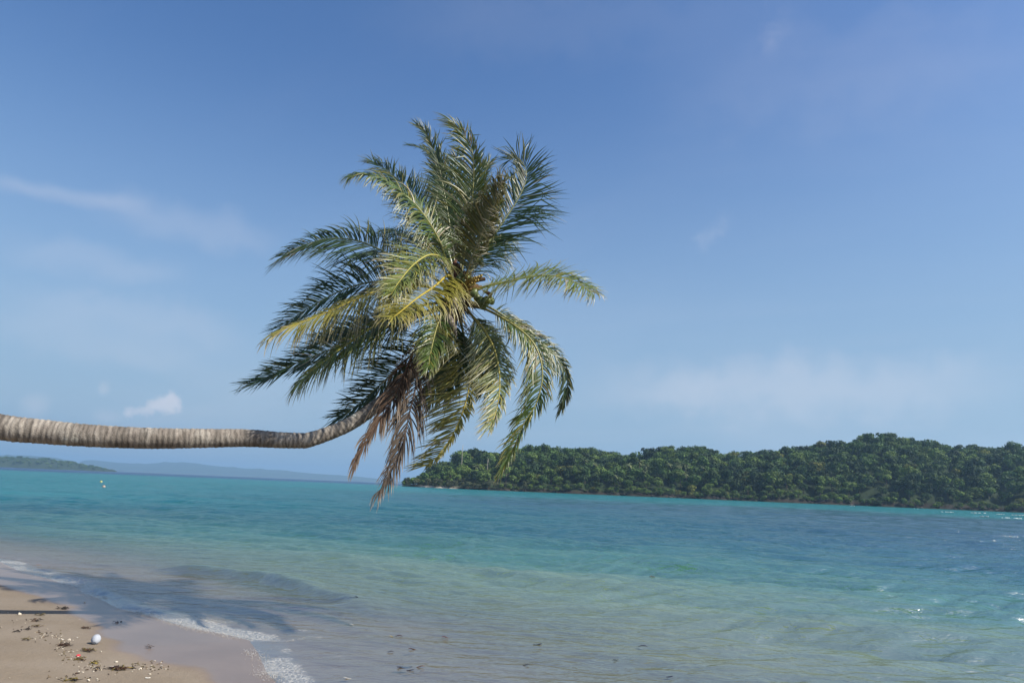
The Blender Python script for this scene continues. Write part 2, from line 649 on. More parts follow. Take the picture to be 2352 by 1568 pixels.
m_sea, t, out = new_mat('sea_water')
pos = t.n('ShaderNodeNewGeometry').outputs['Position']
bodyc = t.n('ShaderNodeAttribute', attribute_name='col').outputs['Color']
opa = t.n('ShaderNodeAttribute', attribute_name='opac').outputs['Fac']
foa = t.n('ShaderNodeAttribute', attribute_name='foam').outputs['Fac']
h1 = t.noise(t.scale(pos, (0.42, 1.0, 1.0)), 4.6, 3.0, 0.6, 0.5)
h2 = t.noise(t.scale(pos, (0.4, 1.0, 1.0)), 2.0, 4.0, 0.6, 0.6)
h3 = t.noise(t.scale(pos, (0.45, 1.0, 1.0)), 0.45, 4.0, 0.62, 0.5)
vl = t.vmath('LENGTH', pos, out=1)
hh = t.math('ADD', t.math('MULTIPLY', h1, 0.050), t.math('ADD', t.math('MULTIPLY', h2, t.ramp(vl, 10, 60, 0.05, 0.20)), t.math('MULTIPLY', h3, t.ramp(vl, 40, 160, 0.0, 0.85))))
bmp = t.n('ShaderNodeBump', i_Strength=t.ramp(opa, 0.0, 0.5, 0.35, 1.0), i_Distance=1.0, i_Height=hh)
dif = t.n('ShaderNodeBsdfDiffuse', i_Color=bodyc)
t.put(dif.inputs['Normal'], bmp.outputs[0])
tra = t.n('ShaderNodeBsdfTransparent', i_Color=(0.86, 0.88, 0.84, 1))
under = t.mixs(opa, tra.outputs[0], dif.outputs[0])
fre = t.n('ShaderNodeFresnel', i_IOR=1.33)
t.put(fre.inputs['Normal'], bmp.outputs[0])
gl = t.n('ShaderNodeBsdfGlossy', i_Color=(0.95, 0.97, 1.0, 1), i_Roughness=0.12)
t.put(gl.inputs['Normal'], bmp.outputs[0])
surf = t.mixs(t.math('MINIMUM', t.math('MULTIPLY', t.math('SUBTRACT', fre.outputs[0], t.ramp(opa, 0.15, 0.7, 0.05, 0.30), True), t.ramp(opa, 0.15, 0.7, 0.36, 0.72)), 0.38), under, gl.outputs[0])
fn = t.noise(pos, 26.0, 4.0, 0.7)
vor = t.n('ShaderNodeTexVoronoi', feature='DISTANCE_TO_EDGE', i_Scale=22.0)
t.put(vor.inputs['Vector'], t.vmath('ADD', pos, t.scale(t.noise(pos, 9.0, 3.0, 0.5, 0.0, 1), (0.08, 0.08, 0.08))))
cell = t.ramp(vor.outputs['Distance'], 0.16, 0.02)
fmask = t.math('MULTIPLY', t.ramp(t.math('ADD', foa, t.math('MULTIPLY', t.math('SUBTRACT', fn, 0.5), 1.2)), 0.35, 0.85), t.math('ADD', 0.12, t.math('MULTIPLY', cell, 0.62)))
fdif = t.n('ShaderNodeBsdfDiffuse', i_Color=(0.46, 0.45, 0.42, 1))
t.put(fdif.inputs['Normal'], bmp.outputs[0])
surf = t.mixs(fmask, surf, fdif.outputs[0])
t.put(out.inputs[0], surf)
sea = link('sea', mesh_from('sea', V, Q2, body, m_sea, True, {'opac': opac, 'foam': foam}))
tag(sea, 'clear turquoise sea, sandy in the shallows and deep blue at the horizon', 'sea', kind='structure')

# ------------------------------------------------------------------ island, headland and far hills
leafm = simple_mat('tree_foliage', 0.75, None, 0.25, trans=0.18)
barkm = simple_mat('tree_bark', 0.9, (0.16, 0.13, 0.10), 0.2, 0.3, 3.0)
soilm = simple_mat('island_ground', 0.95, (0.035, 0.05, 0.022), 0.1, 0.3, 0.3)

shore_pts = [(905, 505), (938, 470), (1000, 440), (1100, 428), (1300, 436), (1610, 455), (1861, 470), (2114, 490), (2352, 515), (2600, 540)]     # (picture column, distance)
sky_x = [938, 960, 995, 1030, 1042, 1065, 1109, 1141, 1220, 1300, 1388, 1458, 1506, 1585, 1665, 1703, 1757, 1829, 1877, 1956, 2003, 2051, 2114, 2162, 2209, 2241, 2272, 2317, 2352, 2600]
sky_y = [1122, 1096, 1077, 1072, 1056, 1047, 1047, 1052, 1038, 1040, 1049, 1054, 1045, 1041, 1052, 1052, 1042, 1039, 1034, 1027, 1013, 1017, 1018, 1026, 1038, 1036, 1041, 1039, 1035, 1045]


def column_angle(px):
    d_ = ray(px, 1120 + (px - 1176) * 0.0418)
    return math.atan2(d_.x, d_.y)


sh_a = [column_angle(a) for a, _ in shore_pts]
sh_r = [r_ for _, r_ in shore_pts]
sk_a = [column_angle(a) for a in sky_x]
BAND = 125.0
sk_h = []
for a, b in zip(sky_x, sky_y):
    d_ = ray(a, b)
    hd = math.hypot(d_.x, d_.y)
    rs = np.interp(math.atan2(d_.x, d_.y), sh_a, sh_r) + BAND
    sk_h.append(max(0.0, CAM_H + d_.z / hd * rs - 6.9))


def island_z(X, Y):
    a = np.arctan2(X, Y)
    r = np.hypot(X, Y)
    rs = np.interp(a, sh_a, sh_r) + (fbm(a * 60, a * 0, 3, 91) - 0.5) * 14
    k = (r - rs) / BAND
    top = np.interp(a, sk_a, sk_h)
    up = np.where(k < 1, np.sin(np.clip(k, 0, 1) * math.pi / 2) ** 0.9, 1 - smooth(k, 1.0, 2.6))
    z = top * up + (fbm(X * 0.03, Y * 0.03, 3, 95) - 0.5) * 7 * smooth(k, 0.1, 0.6)
    z = np.where(k < 0, k * 14, np.maximum(z, 0.4 + np.clip(k, 0, 0.05) * 20))
    z = np.where(k > 2.55, -3, z)
    tipf = smooth(a, sh_a[0] - 0.004, sh_a[1] + 0.004)
    return np.where(tipf <= 0, -3, z * tipf - 2.0 * (1 - tipf)), k


aa = np.linspace(sh_a[0] - 0.01, sh_a[-1], 260)
kk = np.concatenate([np.linspace(-0.12, 0.12, 13), np.linspace(0.16, 2.7, 44)])
A2, K2 = np.meshgrid(aa, kk, indexing='ij')
RS = np.interp(A2, sh_a, sh_r)
RR = RS + K2 * BAND
X, Y = (RR * np.sin(A2)).ravel(), (RR * np.cos(A2)).ravel()
Z, K = island_z(X, Y)
n_, m_ = A2.shape
idx = np.arange(n_ * m_).reshape(n_, m_)
Q = np.stack([idx[:-1, :-1], idx[:-1, 1:], idx[1:, 1:], idx[1:, :-1]], -1).reshape(-1, 4)
shc = np.tile(np.array([0.030, 0.045, 0.020]), (len(X), 1))
Af = A2.ravel()
beachy = smooth(fbm(Af * 90, Af * 0 + 3, 2, 101), 0.48, 0.62)
tipb = smooth(Af, column_angle(955), column_angle(975)) * smooth(-Af, -column_angle(1062), -column_angle(1040))
strand = smooth(K, -0.02, 0.0) * smooth(0.045 - K, 0, 0.02)
rockc = np.array([0.085, 0.068, 0.055])
rockc = rockc * 0.32
shc = shc * (1 - strand[:, None]) + rockc * strand[:, None]
bb = (strand * np.clip(beachy * 0.03 + tipb, 0, 1))[:, None]
shc = shc * (1 - bb) + np.array([0.52, 0.46, 0.38]) * bb
gm = simple_mat('island_soil', 0.95, None, 0.1, 0.35, 0.25)
isl = link('island', mesh_from('island', np.stack([X, Y, Z], 1), Q, shc, gm, True))
tag(isl, 'low hilly island with a rocky shore across the water', 'island', kind='structure')


def crown(seed, R=4.0, H=7.5, lobes=9, per=46, leaf=0.62, flat=0.75):
    """leaf-clump quads on lumpy lobes; base at z=0"""
    r = np.random.default_rng(seed)
    V, sh = [], []
    for l in range(lobes):
        if l == 0:
            c = np.array([0, 0, H * 0.66])
            rad = R * 0.66
        else:
            an = r.uniform(0, 6.28)
            k = R * r.uniform(0.35, 0.72)
            c = np.array([k * math.cos(an), k * math.sin(an), H * r.uniform(0.36, 0.80)])
            rad = R * r.uniform(0.30, 0.52)
        tone = r.uniform(0.62, 1.45)
        n = int(per * (rad / (R * 0.45)) ** 2)
        d = r.normal(0, 1, (n, 3))
        d[:, 2] += 0.35
        d /= np.linalg.norm(d, axis=1)[:, None]
        pc = c + d * rad * r.uniform(0.75, 1.08, (n, 1)) * np.array([1, 1, flat])
        nn = d + r.normal(0, 0.42, (n, 3))
        nn /= np.linalg.norm(nn, axis=1)[:, None]
        t1 = np.cross(nn, r.normal(0, 1, (n, 3)))
        t1 /= np.linalg.norm(t1, axis=1)[:, None]
        t2 = np.cross(nn, t1)
        s1 = leaf * r.uniform(0.55, 1.25, (n, 1))
        s2 = leaf * r.uniform(0.4, 0.9, (n, 1))
        q = np.stack([pc - t1 * s1, pc - t2 * s2 * 0.8, pc + t1 * s1, pc + t2 * s2], 1)
        V.append(q.reshape(-1, 3))
        sh.append(np.repeat(tone * r.uniform(0.8, 1.2, n), 4))
    V = np.concatenate(V)
    V[:, 2] = np.maximum(V[:, 2], 0.1)
    Fq = np.arange(len(V)).reshape(-1, 4)
    return V, Fq, np.concatenate(sh)


PAL = {'dark': (0.038, 0.074, 0.022), 'mid': (0.066, 0.122, 0.026), 'light': (0.120, 0.185, 0.036), 'yellow': (0.165, 0.180, 0.034), 'olive': (0.096, 0.112, 0.055)}
crowns = [crown(100 + i, R=4.0 + 0.3 * (i % 3), H=7.4 + 0.7 * (i % 4), lobes=8 + i % 4) for i in range(8)]
# candidate trees over the slope that faces the sea
cand = []
tr = np.random.default_rng(23)
for i in range(7000):
    a = tr.uniform(sh_a[0] + 0.002, sh_a[-1] - 0.015)
    k = tr.uniform(0.006, 1.22) if i % 4 else tr.uniform(0.001, 0.035)
    rs = np.interp(a, sh_a, sh_r)
    x, y = (rs + k * BAND) * math.sin(a), (rs + k * BAND) * math.cos(a)
    cand.append((x, y, a, k))
C = np.array(cand)
zc_, kc_ = island_z(C[:, 0], C[:, 1])
sel, cellmap = [], {}
for i in range(len(C)):
    if zc_[i] < 0.3:
        continue
    gap = 2.9 if C[i, 3] < 0.045 else (4.8 if C[i, 3] < 0.25 else 5.4)
    cx, cy_ = int(C[i, 0] // 6), int(C[i, 1] // 6)
    ok = True
    for ax in (-1, 0, 1):
        for ay in (-1, 0, 1):
            for j in cellmap.get((cx + ax, cy_ + ay), ()):
                if (C[i, 0] - C[j, 0]) ** 2 + (C[i, 1] - C[j, 1]) ** 2 < gap * gap:
                    ok = False
    if ok:
        sel.append(i)
        cellmap.setdefault((cx, cy_), []).append(i)
FV, FF, FC, nb = [], [], [], 0
indiv = []
patchn = fbm(C[:, 0] * 0.018, C[:, 1] * 0.018, 3, 15)
for i in sel:
    x, y, a, k = C[i]
    z = zc_[i]
    front = k < 0.13
    ridge_ = 0.86 < k < 1.04
    q = tr.random()
    ucol = (a - sh_a[0]) / (sh_a[-1] - sh_a[0])
    pl = 0.10 + 0.5 * max(0, 0.25 - ucol) * 2
    kind = 'dark' if q < 0.52 - pl else ('mid' if q < 0.86 - pl * 0.6 else ('light' if q < 0.955 else 'yellow'))
    if patchn[i] > 0.58 and kind == 'dark':
        kind = 'mid'
    s = min(1.0, max(0.38, (a - sh_a[0]) / 0.06)) * tr.uniform(0.8, 1.42) * (0.45 if k < 0.05 else (0.7 if k < 0.10 else 1.0))
    if ucol < 0.22 and k < 0.10:
        kind = 'olive' if tr.random() < 0.7 else 'light'
        s = tr.uniform(0.42, 0.6)
    elif k < 0.12 and tr.random() < 0.4:
        kind = 'light'
    pick = (front and tr.random() < 0.8) or (ridge_ and tr.random() < 0.30) or (kind in ('light', 'yellow') and k < 0.8)
    if pick and len(indiv) < 290:
        indiv.append((x, y, z, s, kind, k, ucol))
        continue
    V_, F_, sh_ = crowns[tr.integers(8)]
    an = tr.uniform(0, 6.28)
    c_, s_ = math.cos(an), math.sin(an)
    P_ = np.stack([V_[:, 0] * c_ - V_[:, 1] * s_, V_[:, 0] * s_ + V_[:, 1] * c_, V_[:, 2] * tr.uniform(0.85, 1.25)], 1) * s + np.array([x, y, z - 0.6])
    FV.append(P_)
    FF.append(F_ + nb)
    nb += len(P_)
    FC.append(sh_[:, None] * np.array(PAL[kind]) * tr.uniform(0.75, 1.25))
forest = link('island_wood', mesh_from('island_wood', np.concatenate(FV), np.concatenate(FF), np.concatenate(FC), leafm, False))
tag(forest, 'dense green wood covering the hills of the island', 'wood', kind='stuff')

protos = {}
NAMES = {'dark': 'dark green', 'mid': 'mid green', 'light': 'bright green', 'yellow': 'yellow-green', 'olive': 'grey-green'}


def tree_proto(kind, shape):
    if (kind, shape) in protos:
        return protos[(kind, shape)]
    V_, F_, sh_ = crowns[shape]
    cm = mesh_from('crown', V_, F_, sh_[:, None] * np.array(PAL[kind]), leafm, False)
    mb = MB()
    mb.tube([(0, 0, -1.0), (0.1, 0, 1.5), (0.0, 0.15, 4.2)], [0.32, 0.24, 0.14], 6, (0.16, 0.13, 0.10))
    for j in range(4):
        an = j * 1.7 + shape
        mb.tube([(0, 0.05, 2.2), (1.0 * math.cos(an), 1.0 * math.sin(an), 3.6), (1.9 * math.cos(an), 1.9 * math.sin(an), 4.8)], [0.13, 0.09, 0.04], 5, (0.16, 0.13, 0.10))
    tm = mesh_from('trunk', np.concatenate(mb.V), mb.F, np.concatenate(mb.C), barkm, True)
    protos[(kind, shape)] = (cm, tm)
    return cm, tm


for x, y, z, s, kind, k, ucol in indiv:
    cm, tm = tree_proto(kind, int(tr.integers(8)))
    shrub = s < 0.62
    o = empty('shore_shrub' if shrub else 'broadleaf_tree', (x, y, z - 0.3), tr.uniform(0, 6.28))
    o.scale = (s, s, s * tr.uniform(0.9, 1.2))
    link('crown', cm, o)
    link('trunk', tm, o)
    zone = 'near its left tip' if ucol < 0.16 else ('left of its middle' if ucol < 0.42 else ('right of its middle' if ucol < 0.62 else ('below its highest hump' if ucol < 0.84 else 'at its right end')))
    big = 'large' if s > 1.15 else ('small' if s < 0.75 else 'middling')
    if shrub:
        lab, grp = f'low {NAMES[kind]} shrub fringing the shore of the island', f'{NAMES[kind]} shrubs along the island shore'
    elif k < 0.14:
        lab, grp = f'{NAMES[kind]} tree at the water edge of the island', f'{NAMES[kind]} trees at the island water edge'
    elif k > 0.85:
        lab, grp = f'{NAMES[kind]} tree on the skyline of the island hill', f'{NAMES[kind]} trees on the island skyline'
    else:
        lab, grp = f'{NAMES[kind]} tree within the wood on the island slope', f'{NAMES[kind]} trees on the island slope'
    lab = lab.replace('low ', '') if shrub else lab
    tag(o, f'{big} {lab}, {zone}', 'shrub' if shrub else 'tree', f'{big} {grp}, {zone}')


def isl_at(px, k):
    a = column_angle(px)
    rs = np.interp(a, sh_a, sh_r)
    x, y = (rs + k * BAND) * math.sin(a), (rs + k * BAND) * math.cos(a)
    return x, y, float(island_z(np.array([x]), np.array([y]))[0][0])


# small palms standing in the island wood
def far_palm(seed, H=11.0):
    r = np.random.default_rng(seed)
    tb = MB()
    lean = r.normal(0, 0.9, 2)
    tb.tube([(0, 0, -1), (lean[0] * 0.3, lean[1] * 0.3, H * 0.5), (lean[0], lean[1], H)], [0.28, 0.2, 0.16], 6, (0.30, 0.27, 0.22))
    fb = MB()
    for j in range(16):
        an = j * 2.4 + r.uniform(-0.2, 0.2)
        el = r.uniform(-0.5, 1.0)
        p0 = np.array([lean[0], lean[1], H])
        d = np.array([math.cos(an) * math.cos(el), math.sin(an) * math.cos(el), math.sin(el)])
        pts = [p0]
        for s_ in range(5):
            pts.append(pts[-1] + d * 0.75)
            d = d + np.array([-0.10, 0, -0.34])
            d /= np.linalg.norm(d)
        pts = np.array(pts)
        side = np.cross(pts[-1] - pts[0], [0, 0, 1.0])
        side /= np.linalg.norm(side) + 1e-6
        wd = np.array([0.1, 0.55, 0.7, 0.62, 0.4, 0.05])[:, None]
        Lf, Rt = pts + side * wd - [0, 0, 0.25] * wd, pts - side * wd - [0, 0, 0.25] * wd
        Vv = np.concatenate([Lf, pts, Rt])
        Ff = [(i, i + 1, 7 + i, 6 + i) for i in range(5)] + [(6 + i, 7 + i, 13 + i, 12 + i) for i in range(5)]
        fb.add(Vv, Ff, np.array([0.14, 0.17, 0.07]) * r.uniform(0.7, 1.3))
    return tb, fb


palm_meshes = []
for sd in range(3):
    tb, fb = far_palm(300 + sd)
    palm_meshes.append((mesh_from('trunk', np.concatenate(tb.V), tb.F, np.concatenate(tb.C), barkm, True),
                        mesh_from('crown', np.concatenate(fb.V), fb.F, np.concatenate(fb.C), leafm, True)))
for n, (px, k, sc) in enumerate([(1445, 0.20, 1.0), (1410, 0.16, 0.85), (1365, 0.2, 0.9), (1470, 0.25, 1.05), (1486, 0.2, 0.95), (1480, 0.13, 0.8), (1535, 0.24, 0.9),
                                 (1560, 0.2, 1.0), (1577, 0.22, 0.95), (1578, 0.13, 0.8), (1411, 0.08, 0.7), (1090, 0.13, 0.9), (1341, 0.3, 0.85), (1620, 0.2, 0.8)]):
    x, y, z = isl_at(px, k)
    o = empty('coconut_palm', (x, y, z + 1.0), n * 1.3)
    o.scale = (sc, sc, sc)
    link('trunk', palm_meshes[n % 3][0], o)
    link('crown', palm_meshes[n % 3][1], o)
    tag(o, 'small grey-green palm with a pale trunk standing in the island wood', 'palm tree', 'palms in the island wood')

for px, k, H, lab in ((1057, 0.30, 21.0, 'tall bare pale trunk rising from the left end of the island wood'), (1117, 0.22, 13.5, 'shorter bare grey trunk right of the tall one on the island')):
    x, y, z = isl_at(px, k)
    mb = MB()
    mb.tube([(0, 0, -1), (0.2, 0, H * 0.4), (0.1, 0, H * 0.75), (0.4, 0, H)], [0.34, 0.26, 0.2, 0.12], 7, (0.40, 0.36, 0.30))
    mb.tube([(0.1, 0, H * 0.8), (0.7, 0.1, H * 0.9)], [0.09, 0.03], 5, (0.40, 0.36, 0.30))
    o = mb.build('bare_trunk', simple_mat('bare_wood', 0.9, None, 0.2, 0.25, 2.0), None, True, (x, y, z))
    tag(o, lab, 'tree trunk')

# emergent trees on the skyline
for px, k, s, kind in ((1978, 0.97, 0.95, 'dark'), (2003, 1.0, 1.15, 'dark'), (2024, 0.98, 1.0, 'dark'), (1829, 0.98, 1.0, 'dark'), (2241, 0.97, 1.05, 'dark'), (2162, 0.98, 0.9, 'mid'),
                       (1757, 0.96, 1.0, 'mid'), (1042, 0.75, 1.0, 'light'), (1395, 0.96, 0.9, 'mid'), (2272, 0.95, 1.0, 'mid'), (2350, 0.98, 1.1, 'dark')):
    x, y, z = isl_at(px, k)
    cm, tm = tree_proto(kind, int(px) % 8)
    o = empty('emergent_tree', (x, y, z + 2.2 * s), px)
    o.scale = (s * 0.9, s * 0.9, s)
    link('crown', cm, o)
    link('trunk', tm, o)
    tag(o, f'{NAMES[kind]} tree standing proud of the island skyline', 'tree', f'{NAMES[kind]} trees proud of the island skyline')

# boulders along the island's waterline
rockm = simple_mat('shore_rock', 0.9, (0.060, 0.050, 0.043), 0.2, 0.45, 0.9)
rm = []
for sd in range(4):
    mb = MB()
    mb.blob((0, 0, 0.2), 1.0, 0.8, 0.6, 40 + sd, 0.35, 9, 6, (0.13, 0.085, 0.06))
    rm.append(mesh_from('boulder', np.concatenate(mb.V), mb.F, np.concatenate(mb.C), rockm, False))
for n in range(70):
    px = tr.uniform(1080, 2350)
    x, y, z = isl_at(px, tr.uniform(-0.005, 0.03))
    o = link('boulder', rm[n % 4], None, (x, y, max(z, 0.0)))
    s = tr.uniform(0.5, 1.5)
    o.scale = (s * 1.6, s, s * 0.8)
    o.rotation_euler = (0, 0, tr.uniform(0, 6.28))
    zb = 'towards the left tip' if px < 1400 else ('near the middle' if px < 1800 else ('below the highest hump' if px < 2150 else 'at the right end'))
    zs = 'small' if s < 0.85 else 'large'
    tag(o, f'{zs} brown boulder at the foot of the island trees, {zb}', 'rock', f'{zs} boulders along the island shore, {zb}')


# headland on the left, far hills
def ridge_land(name, pix, shorepx, Yd, depthm, label, col, seed, nseg=120):
    xs = np.array([q[0] for q in pix])
    ys = np.array([q[1] for q in pix])
    px = np.linspace(xs[0], xs[-1], nseg)
    py = np.interp(px, xs, ys)
    V = []
    rows = [(-0.04, -0.03), (0.0, 0.04), (0.15, 0.4), (0.4, 0.78), (0.7, 0.95), (1.0, 1.0), (1.4, 0.7), (2.0, 0.0), (2.1, -0.05)]
    for a, b in zip(px, py):
        q = at(a, b, Yd)
        top = max(q.z, 0.5)
        dirn = Vector((q.x, q.y, 0)).normalized()
        for k, f in rows:
            nz = (float(vnoise(np.array([a * 0.05 + k * 3]), np.array([k * 4.0]), seed)[0]) - 0.5) * 0.25 * (1 if 0.1 < k < 0.9 else 0)
            pos_ = Vector((q.x, q.y, 0)) + dirn * ((k - 1.0) * depthm)
            V.append((pos_.x, pos_.y, top * (f + nz * f)))
    m_ = len(rows)
    idx = np.arange(nseg * m_).reshape(nseg, m_)
    Q = np.stack([idx[:-1, :-1], idx[:-1, 1:], idx[1:, 1:], idx[1:, :-1]], -1).reshape(-1, 4)
    o = link(name, mesh_from(name, np.array(V), Q, None, simple_mat(name + '_green', 0.95, col, 0.1, 0.35, 0.02), True))
    tag(o, label, 'hill', kind='structure')
    return o


hz = lambda x: 1865 / 1.7415 + 0.0418 * x
ridge_land('far_hills', [(140, 1076), (175, 1066), (191, 1057), (215, 1056), (270, 1062), (330, 1065), (370, 1062), (390, 1061), (440, 1063), (500, 1070), (560, 1075), (600, 1077), (660, 1081), (720, 1087), (800, 1092), (900, 1103), (960, 1110)],
           None, 9000, 900, 'long blue hazy range of hills on the far horizon', (0.045, 0.07, 0.03), 3)
ridge_land('distant_hills', [(-220, 1044), (-60, 1045), (30, 1045), (70, 1046), (130, 1051), (170, 1060), (188, 1068), (200, 1077)],
           None, 7200, 700, 'blue hazy hill behind the wooded headland', (0.045, 0.07, 0.03), 4)
HB = [(-420, 1030), (-200, 1040), (-60, 1047), (0, 1049), (40, 1050), (110, 1055), (150, 1060), (200, 1068), (245, 1076), (268, 1081)]
hl = ridge_land('headland', HB, None, 2300, 150, 'low wooded headland at the left of the sea', (0.04, 0.06, 0.028), 6)
FV, FF, FC, nb = [], [], [], 0
for i in range(420):
    px = tr.uniform(-380, 262)
    top = np.interp(px, [q[0] for q in HB], [q[1] for q in HB])
    k = tr.uniform(0.0, 1.0) ** 0.8
    q = at(px, top, 2300)
    dirn = Vector((q.x, q.y, 0)).normalized()
    pp = Vector((q.x, q.y, 0)) + dirn * ((k - 1) * 150)
    zz = max(q.z - 7.5, 0.3) * np.interp(k, [0, 0.15, 0.4, 0.7, 1], [0.04, 0.4, 0.78, 0.95, 1.0])
    V_, F_, sh_ = crowns[i % 8]
    s = tr.uniform(0.9, 1.75) * min(1.0, 0.35 + max(q.z, 0) / 24)
    P_ = V_ * s + np.array([pp.x, pp.y, zz - 1.0])
    FV.append(P_)
    FF.append(F_ + nb)
    nb += len(P_)
    FC.append(sh_[:, None] * np.array(PAL['mid' if i % 3 else 'light']) * tr.uniform(0.7, 1.3))
o = link('headland_wood', mesh_from('headland_wood', np.concatenate(FV), np.concatenate(FF), np.concatenate(FC), leafm, False))
tag(o, 'hazy green wood covering the low headland on the left', 'wood', kind='stuff')

# ------------------------------------------------------------------ the leaning coconut palm
def cr3(a, b):
    return np.array((a[1] * b[2] - a[2] * b[1], a[2] * b[0] - a[0] * b[2], a[0] * b[1] - a[1] * b[0]))


def npv(v):
    return np.array((v.x, v.y, v.z))


CROWN_Y = 10.4
tr_px = [(0, 980, 8.3, 28.5), (100, 991, 8.45, 27), (205, 1000, 8.6, 25.5), (342, 1006, 8.85, 23), (478, 1006, 9.15, 21), (564, 1005.5, 9.35, 20), (640, 1010, 9.52, 18.4),
         (695, 1011.5, 9.63, 17.8), (712, 1009, 9.66, 17.4), (760, 993, 9.76, 16.2), (815, 967, 9.88, 15.4), (883, 917, 10.02, 14.6), (925, 880, 10.12, 14.2), (955, 846, 10.2, 13.6),
         (982, 806, 10.27, 13.0), (1003, 767, 10.33, 13.0), (1026, 728, 10.38, 14.5), (1046, 692, 10.4, 17.0), (1055, 668, 10.4, 13.0)]
rows = []
for px, py, Yd, rp in tr_px:
    p_ = at(px, py, Yd)
    rows.append([p_.x, p_.y, p_.z, rp / F * Yd])
fx = rows[0]
gx, gy = -10.2, 7.3
bz = sand_z(gx, gy)
rows = [[gx - 0.05, gy - 0.05, bz - 0.25, 0.36], [gx, gy, bz + 0.12, 0.27], [gx + 0.25, gy + 0.1, bz + 0.75, 0.195], [gx + 0.95, gy + 0.3, bz + 1.5, 0.175], [gx + 2.05, gy + 0.6, 2.42, 0.165], [fx[0] - 0.9, fx[1] - 0.2, 2.62, 0.156]] + rows
P, Ltot = spline(rows, 12)
nr = int(Ltot / 0.062)
per = 4
P, Ltot = spline(rows, nr * per + 1)
Ts = np.gradient(P[:, :3], axis=0)
Ts /= np.linalg.norm(Ts, axis=1)[:, None]
NS = 30
up = np.array([0.0, 0.0, 1.0])
V, Cc = [], []
tr2 = np.random.default_rng(5)
ringamp = tr2.uniform(0.5, 1.5, nr + 2)
ringtone = tr2.uniform(0.80, 1.20, nr + 2)
ringsk = tr2.normal(0, 0.20, (nr + 2, 3))
ringoff = tr2.uniform(-0.3, 0.3, nr + 2)
a = np.cross(Ts[0], np.array([0, 1.0, 0]))
for i in range(len(P)):
    t_ = Ts[i]
    a = a - t_ * (a @ t_)
    a /= np.linalg.norm(a)
    b = np.cross(t_, a)
    for j in range(NS):
        f = 2 * math.pi * j / NS
        u = i / per
        rg = int(u)
        ph = u + ringsk[rg, 0] * math.sin(f + ringsk[rg, 1] * 9) + 0.10 * math.sin(3 * f + rg)
        rg2 = int(math.floor(ph)) % (nr + 1)
        fr = ph - math.floor(ph)
        prof = (0.055 * (1 - fr) ** 1.5 - 0.02) * ringamp[rg2] + 0.012 * math.sin(5 * f + rg2 * 2.1) + 0.02 * math.sin(2 * f + u * 0.21) + 0.035 * math.sin(u * 0.17 + 1.0) * math.sin(u * 0.071)
        r = P[i, 3] * (1 + prof)
        V.append(P[i, :3] + r * (a * math.cos(f) + b * math.sin(f)))
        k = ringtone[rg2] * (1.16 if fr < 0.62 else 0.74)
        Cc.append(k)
Q = np.array([(i * NS + j, i * NS + (j + 1) % NS, (i + 1) * NS + (j + 1) % NS, (i + 1) * NS + j) for i in range(len(P) - 1) for j in range(NS)])
m_trunk, t, out = new_mat('palm_bark')
pos = t.n('ShaderNodeNewGeometry').outputs['Position']
tone = t.n('ShaderNodeAttribute', attribute_name='tone').outputs['Fac']
n1 = t.noise(pos, 3.2, 5.0, 0.6)
n2 = t.noise(t.scale(pos, (3.5, 1.0, 1.0)), 16.0, 4.0, 0.65)
base = t.mix(t.ramp(n1, 0.32, 0.7), (0.225, 0.195, 0.165, 1), (0.385, 0.35, 0.30, 1))
base = t.mix(t.ramp(n2, 0.45, 0.72, 0.0, 0.6), base, (0.11, 0.085, 0.07, 1))
stain = t.ramp(t.noise(t.scale(pos, (0.8, 1.0, 1.4)), 1.7, 4.0, 0.6), 0.52, 0.72, 0.0, 0.60)
base = t.mix(stain, base, (0.07, 0.058, 0.052, 1))
vo = t.n('ShaderNodeTexVoronoi', feature='F1', i_Scale=2.6, i_Randomness=1.0)
t.put(vo.inputs['Vector'], t.vmath('ADD', pos, t.scale(t.noise(pos, 12.0, 2.0, 0.5, 0.0, 1), (0.05, 0.05, 0.05))))
base = t.mix(t.ramp(vo.outputs['Distance'], 0.14, 0.09, 0.0, 0.75), base, (0.60, 0.58, 0.50, 1))
sc_ = t.vmath('SCALE', base)
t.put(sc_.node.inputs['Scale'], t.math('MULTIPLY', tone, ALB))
p = t.n('ShaderNodeBsdfPrincipled', i_Roughness=0.9)
t.put(p.inputs['Base Color'], sc_)
p.inputs['Specular IOR Level'].default_value = 0.2
bmp = t.n('ShaderNodeBump', i_Strength=0.7, i_Distance=0.012, i_Height=t.noise(pos, 60.0, 4.0, 0.65))
t.put(p.inputs['Normal'], bmp.outputs[0])
t.put(out.inputs[0], p.outputs[0])
palm = empty('coconut_palm', (gx, gy, bz))
tag(palm, 'large coconut palm whose ringed trunk leans out low over the shallows', 'palm tree')
off = np.array([gx, gy, bz])
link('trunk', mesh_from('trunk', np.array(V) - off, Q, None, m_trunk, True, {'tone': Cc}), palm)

# leaf material: colour per leaflet, glossy cuticle, some light through the blade
m_leaf, t, out = new_mat('palm_leaf')
lc = t.n('ShaderNodeAttribute', attribute_name='col').outputs['Color']
p = t.n('ShaderNodeBsdfPrincipled', i_Roughness=0.36)
t.put(p.inputs['Base Color'], lc)
p.inputs['Specular IOR Level'].default_value = 0.55
tl = t.n('ShaderNodeBsdfTranslucent')
t.put(tl.inputs[0], t.mix(0.5, lc, (0.20, 0.22, 0.02, 1), 'MIX'))
t.put(out.inputs[0], t.mixs(0.20, p.outputs[0], tl.outputs[0]))
m_rachis = simple_mat('palm_midrib', 0.45, None, 0.5, 0.15, 20.0)
m_brown = simple_mat('dry_frond', 0.8, None, 0.2, 0.2, 12.0, trans=0.1)
m_fibre = simple_mat('palm_fibre', 0.95, None, 0.1, 0.3, 25.0, bump=0.6)

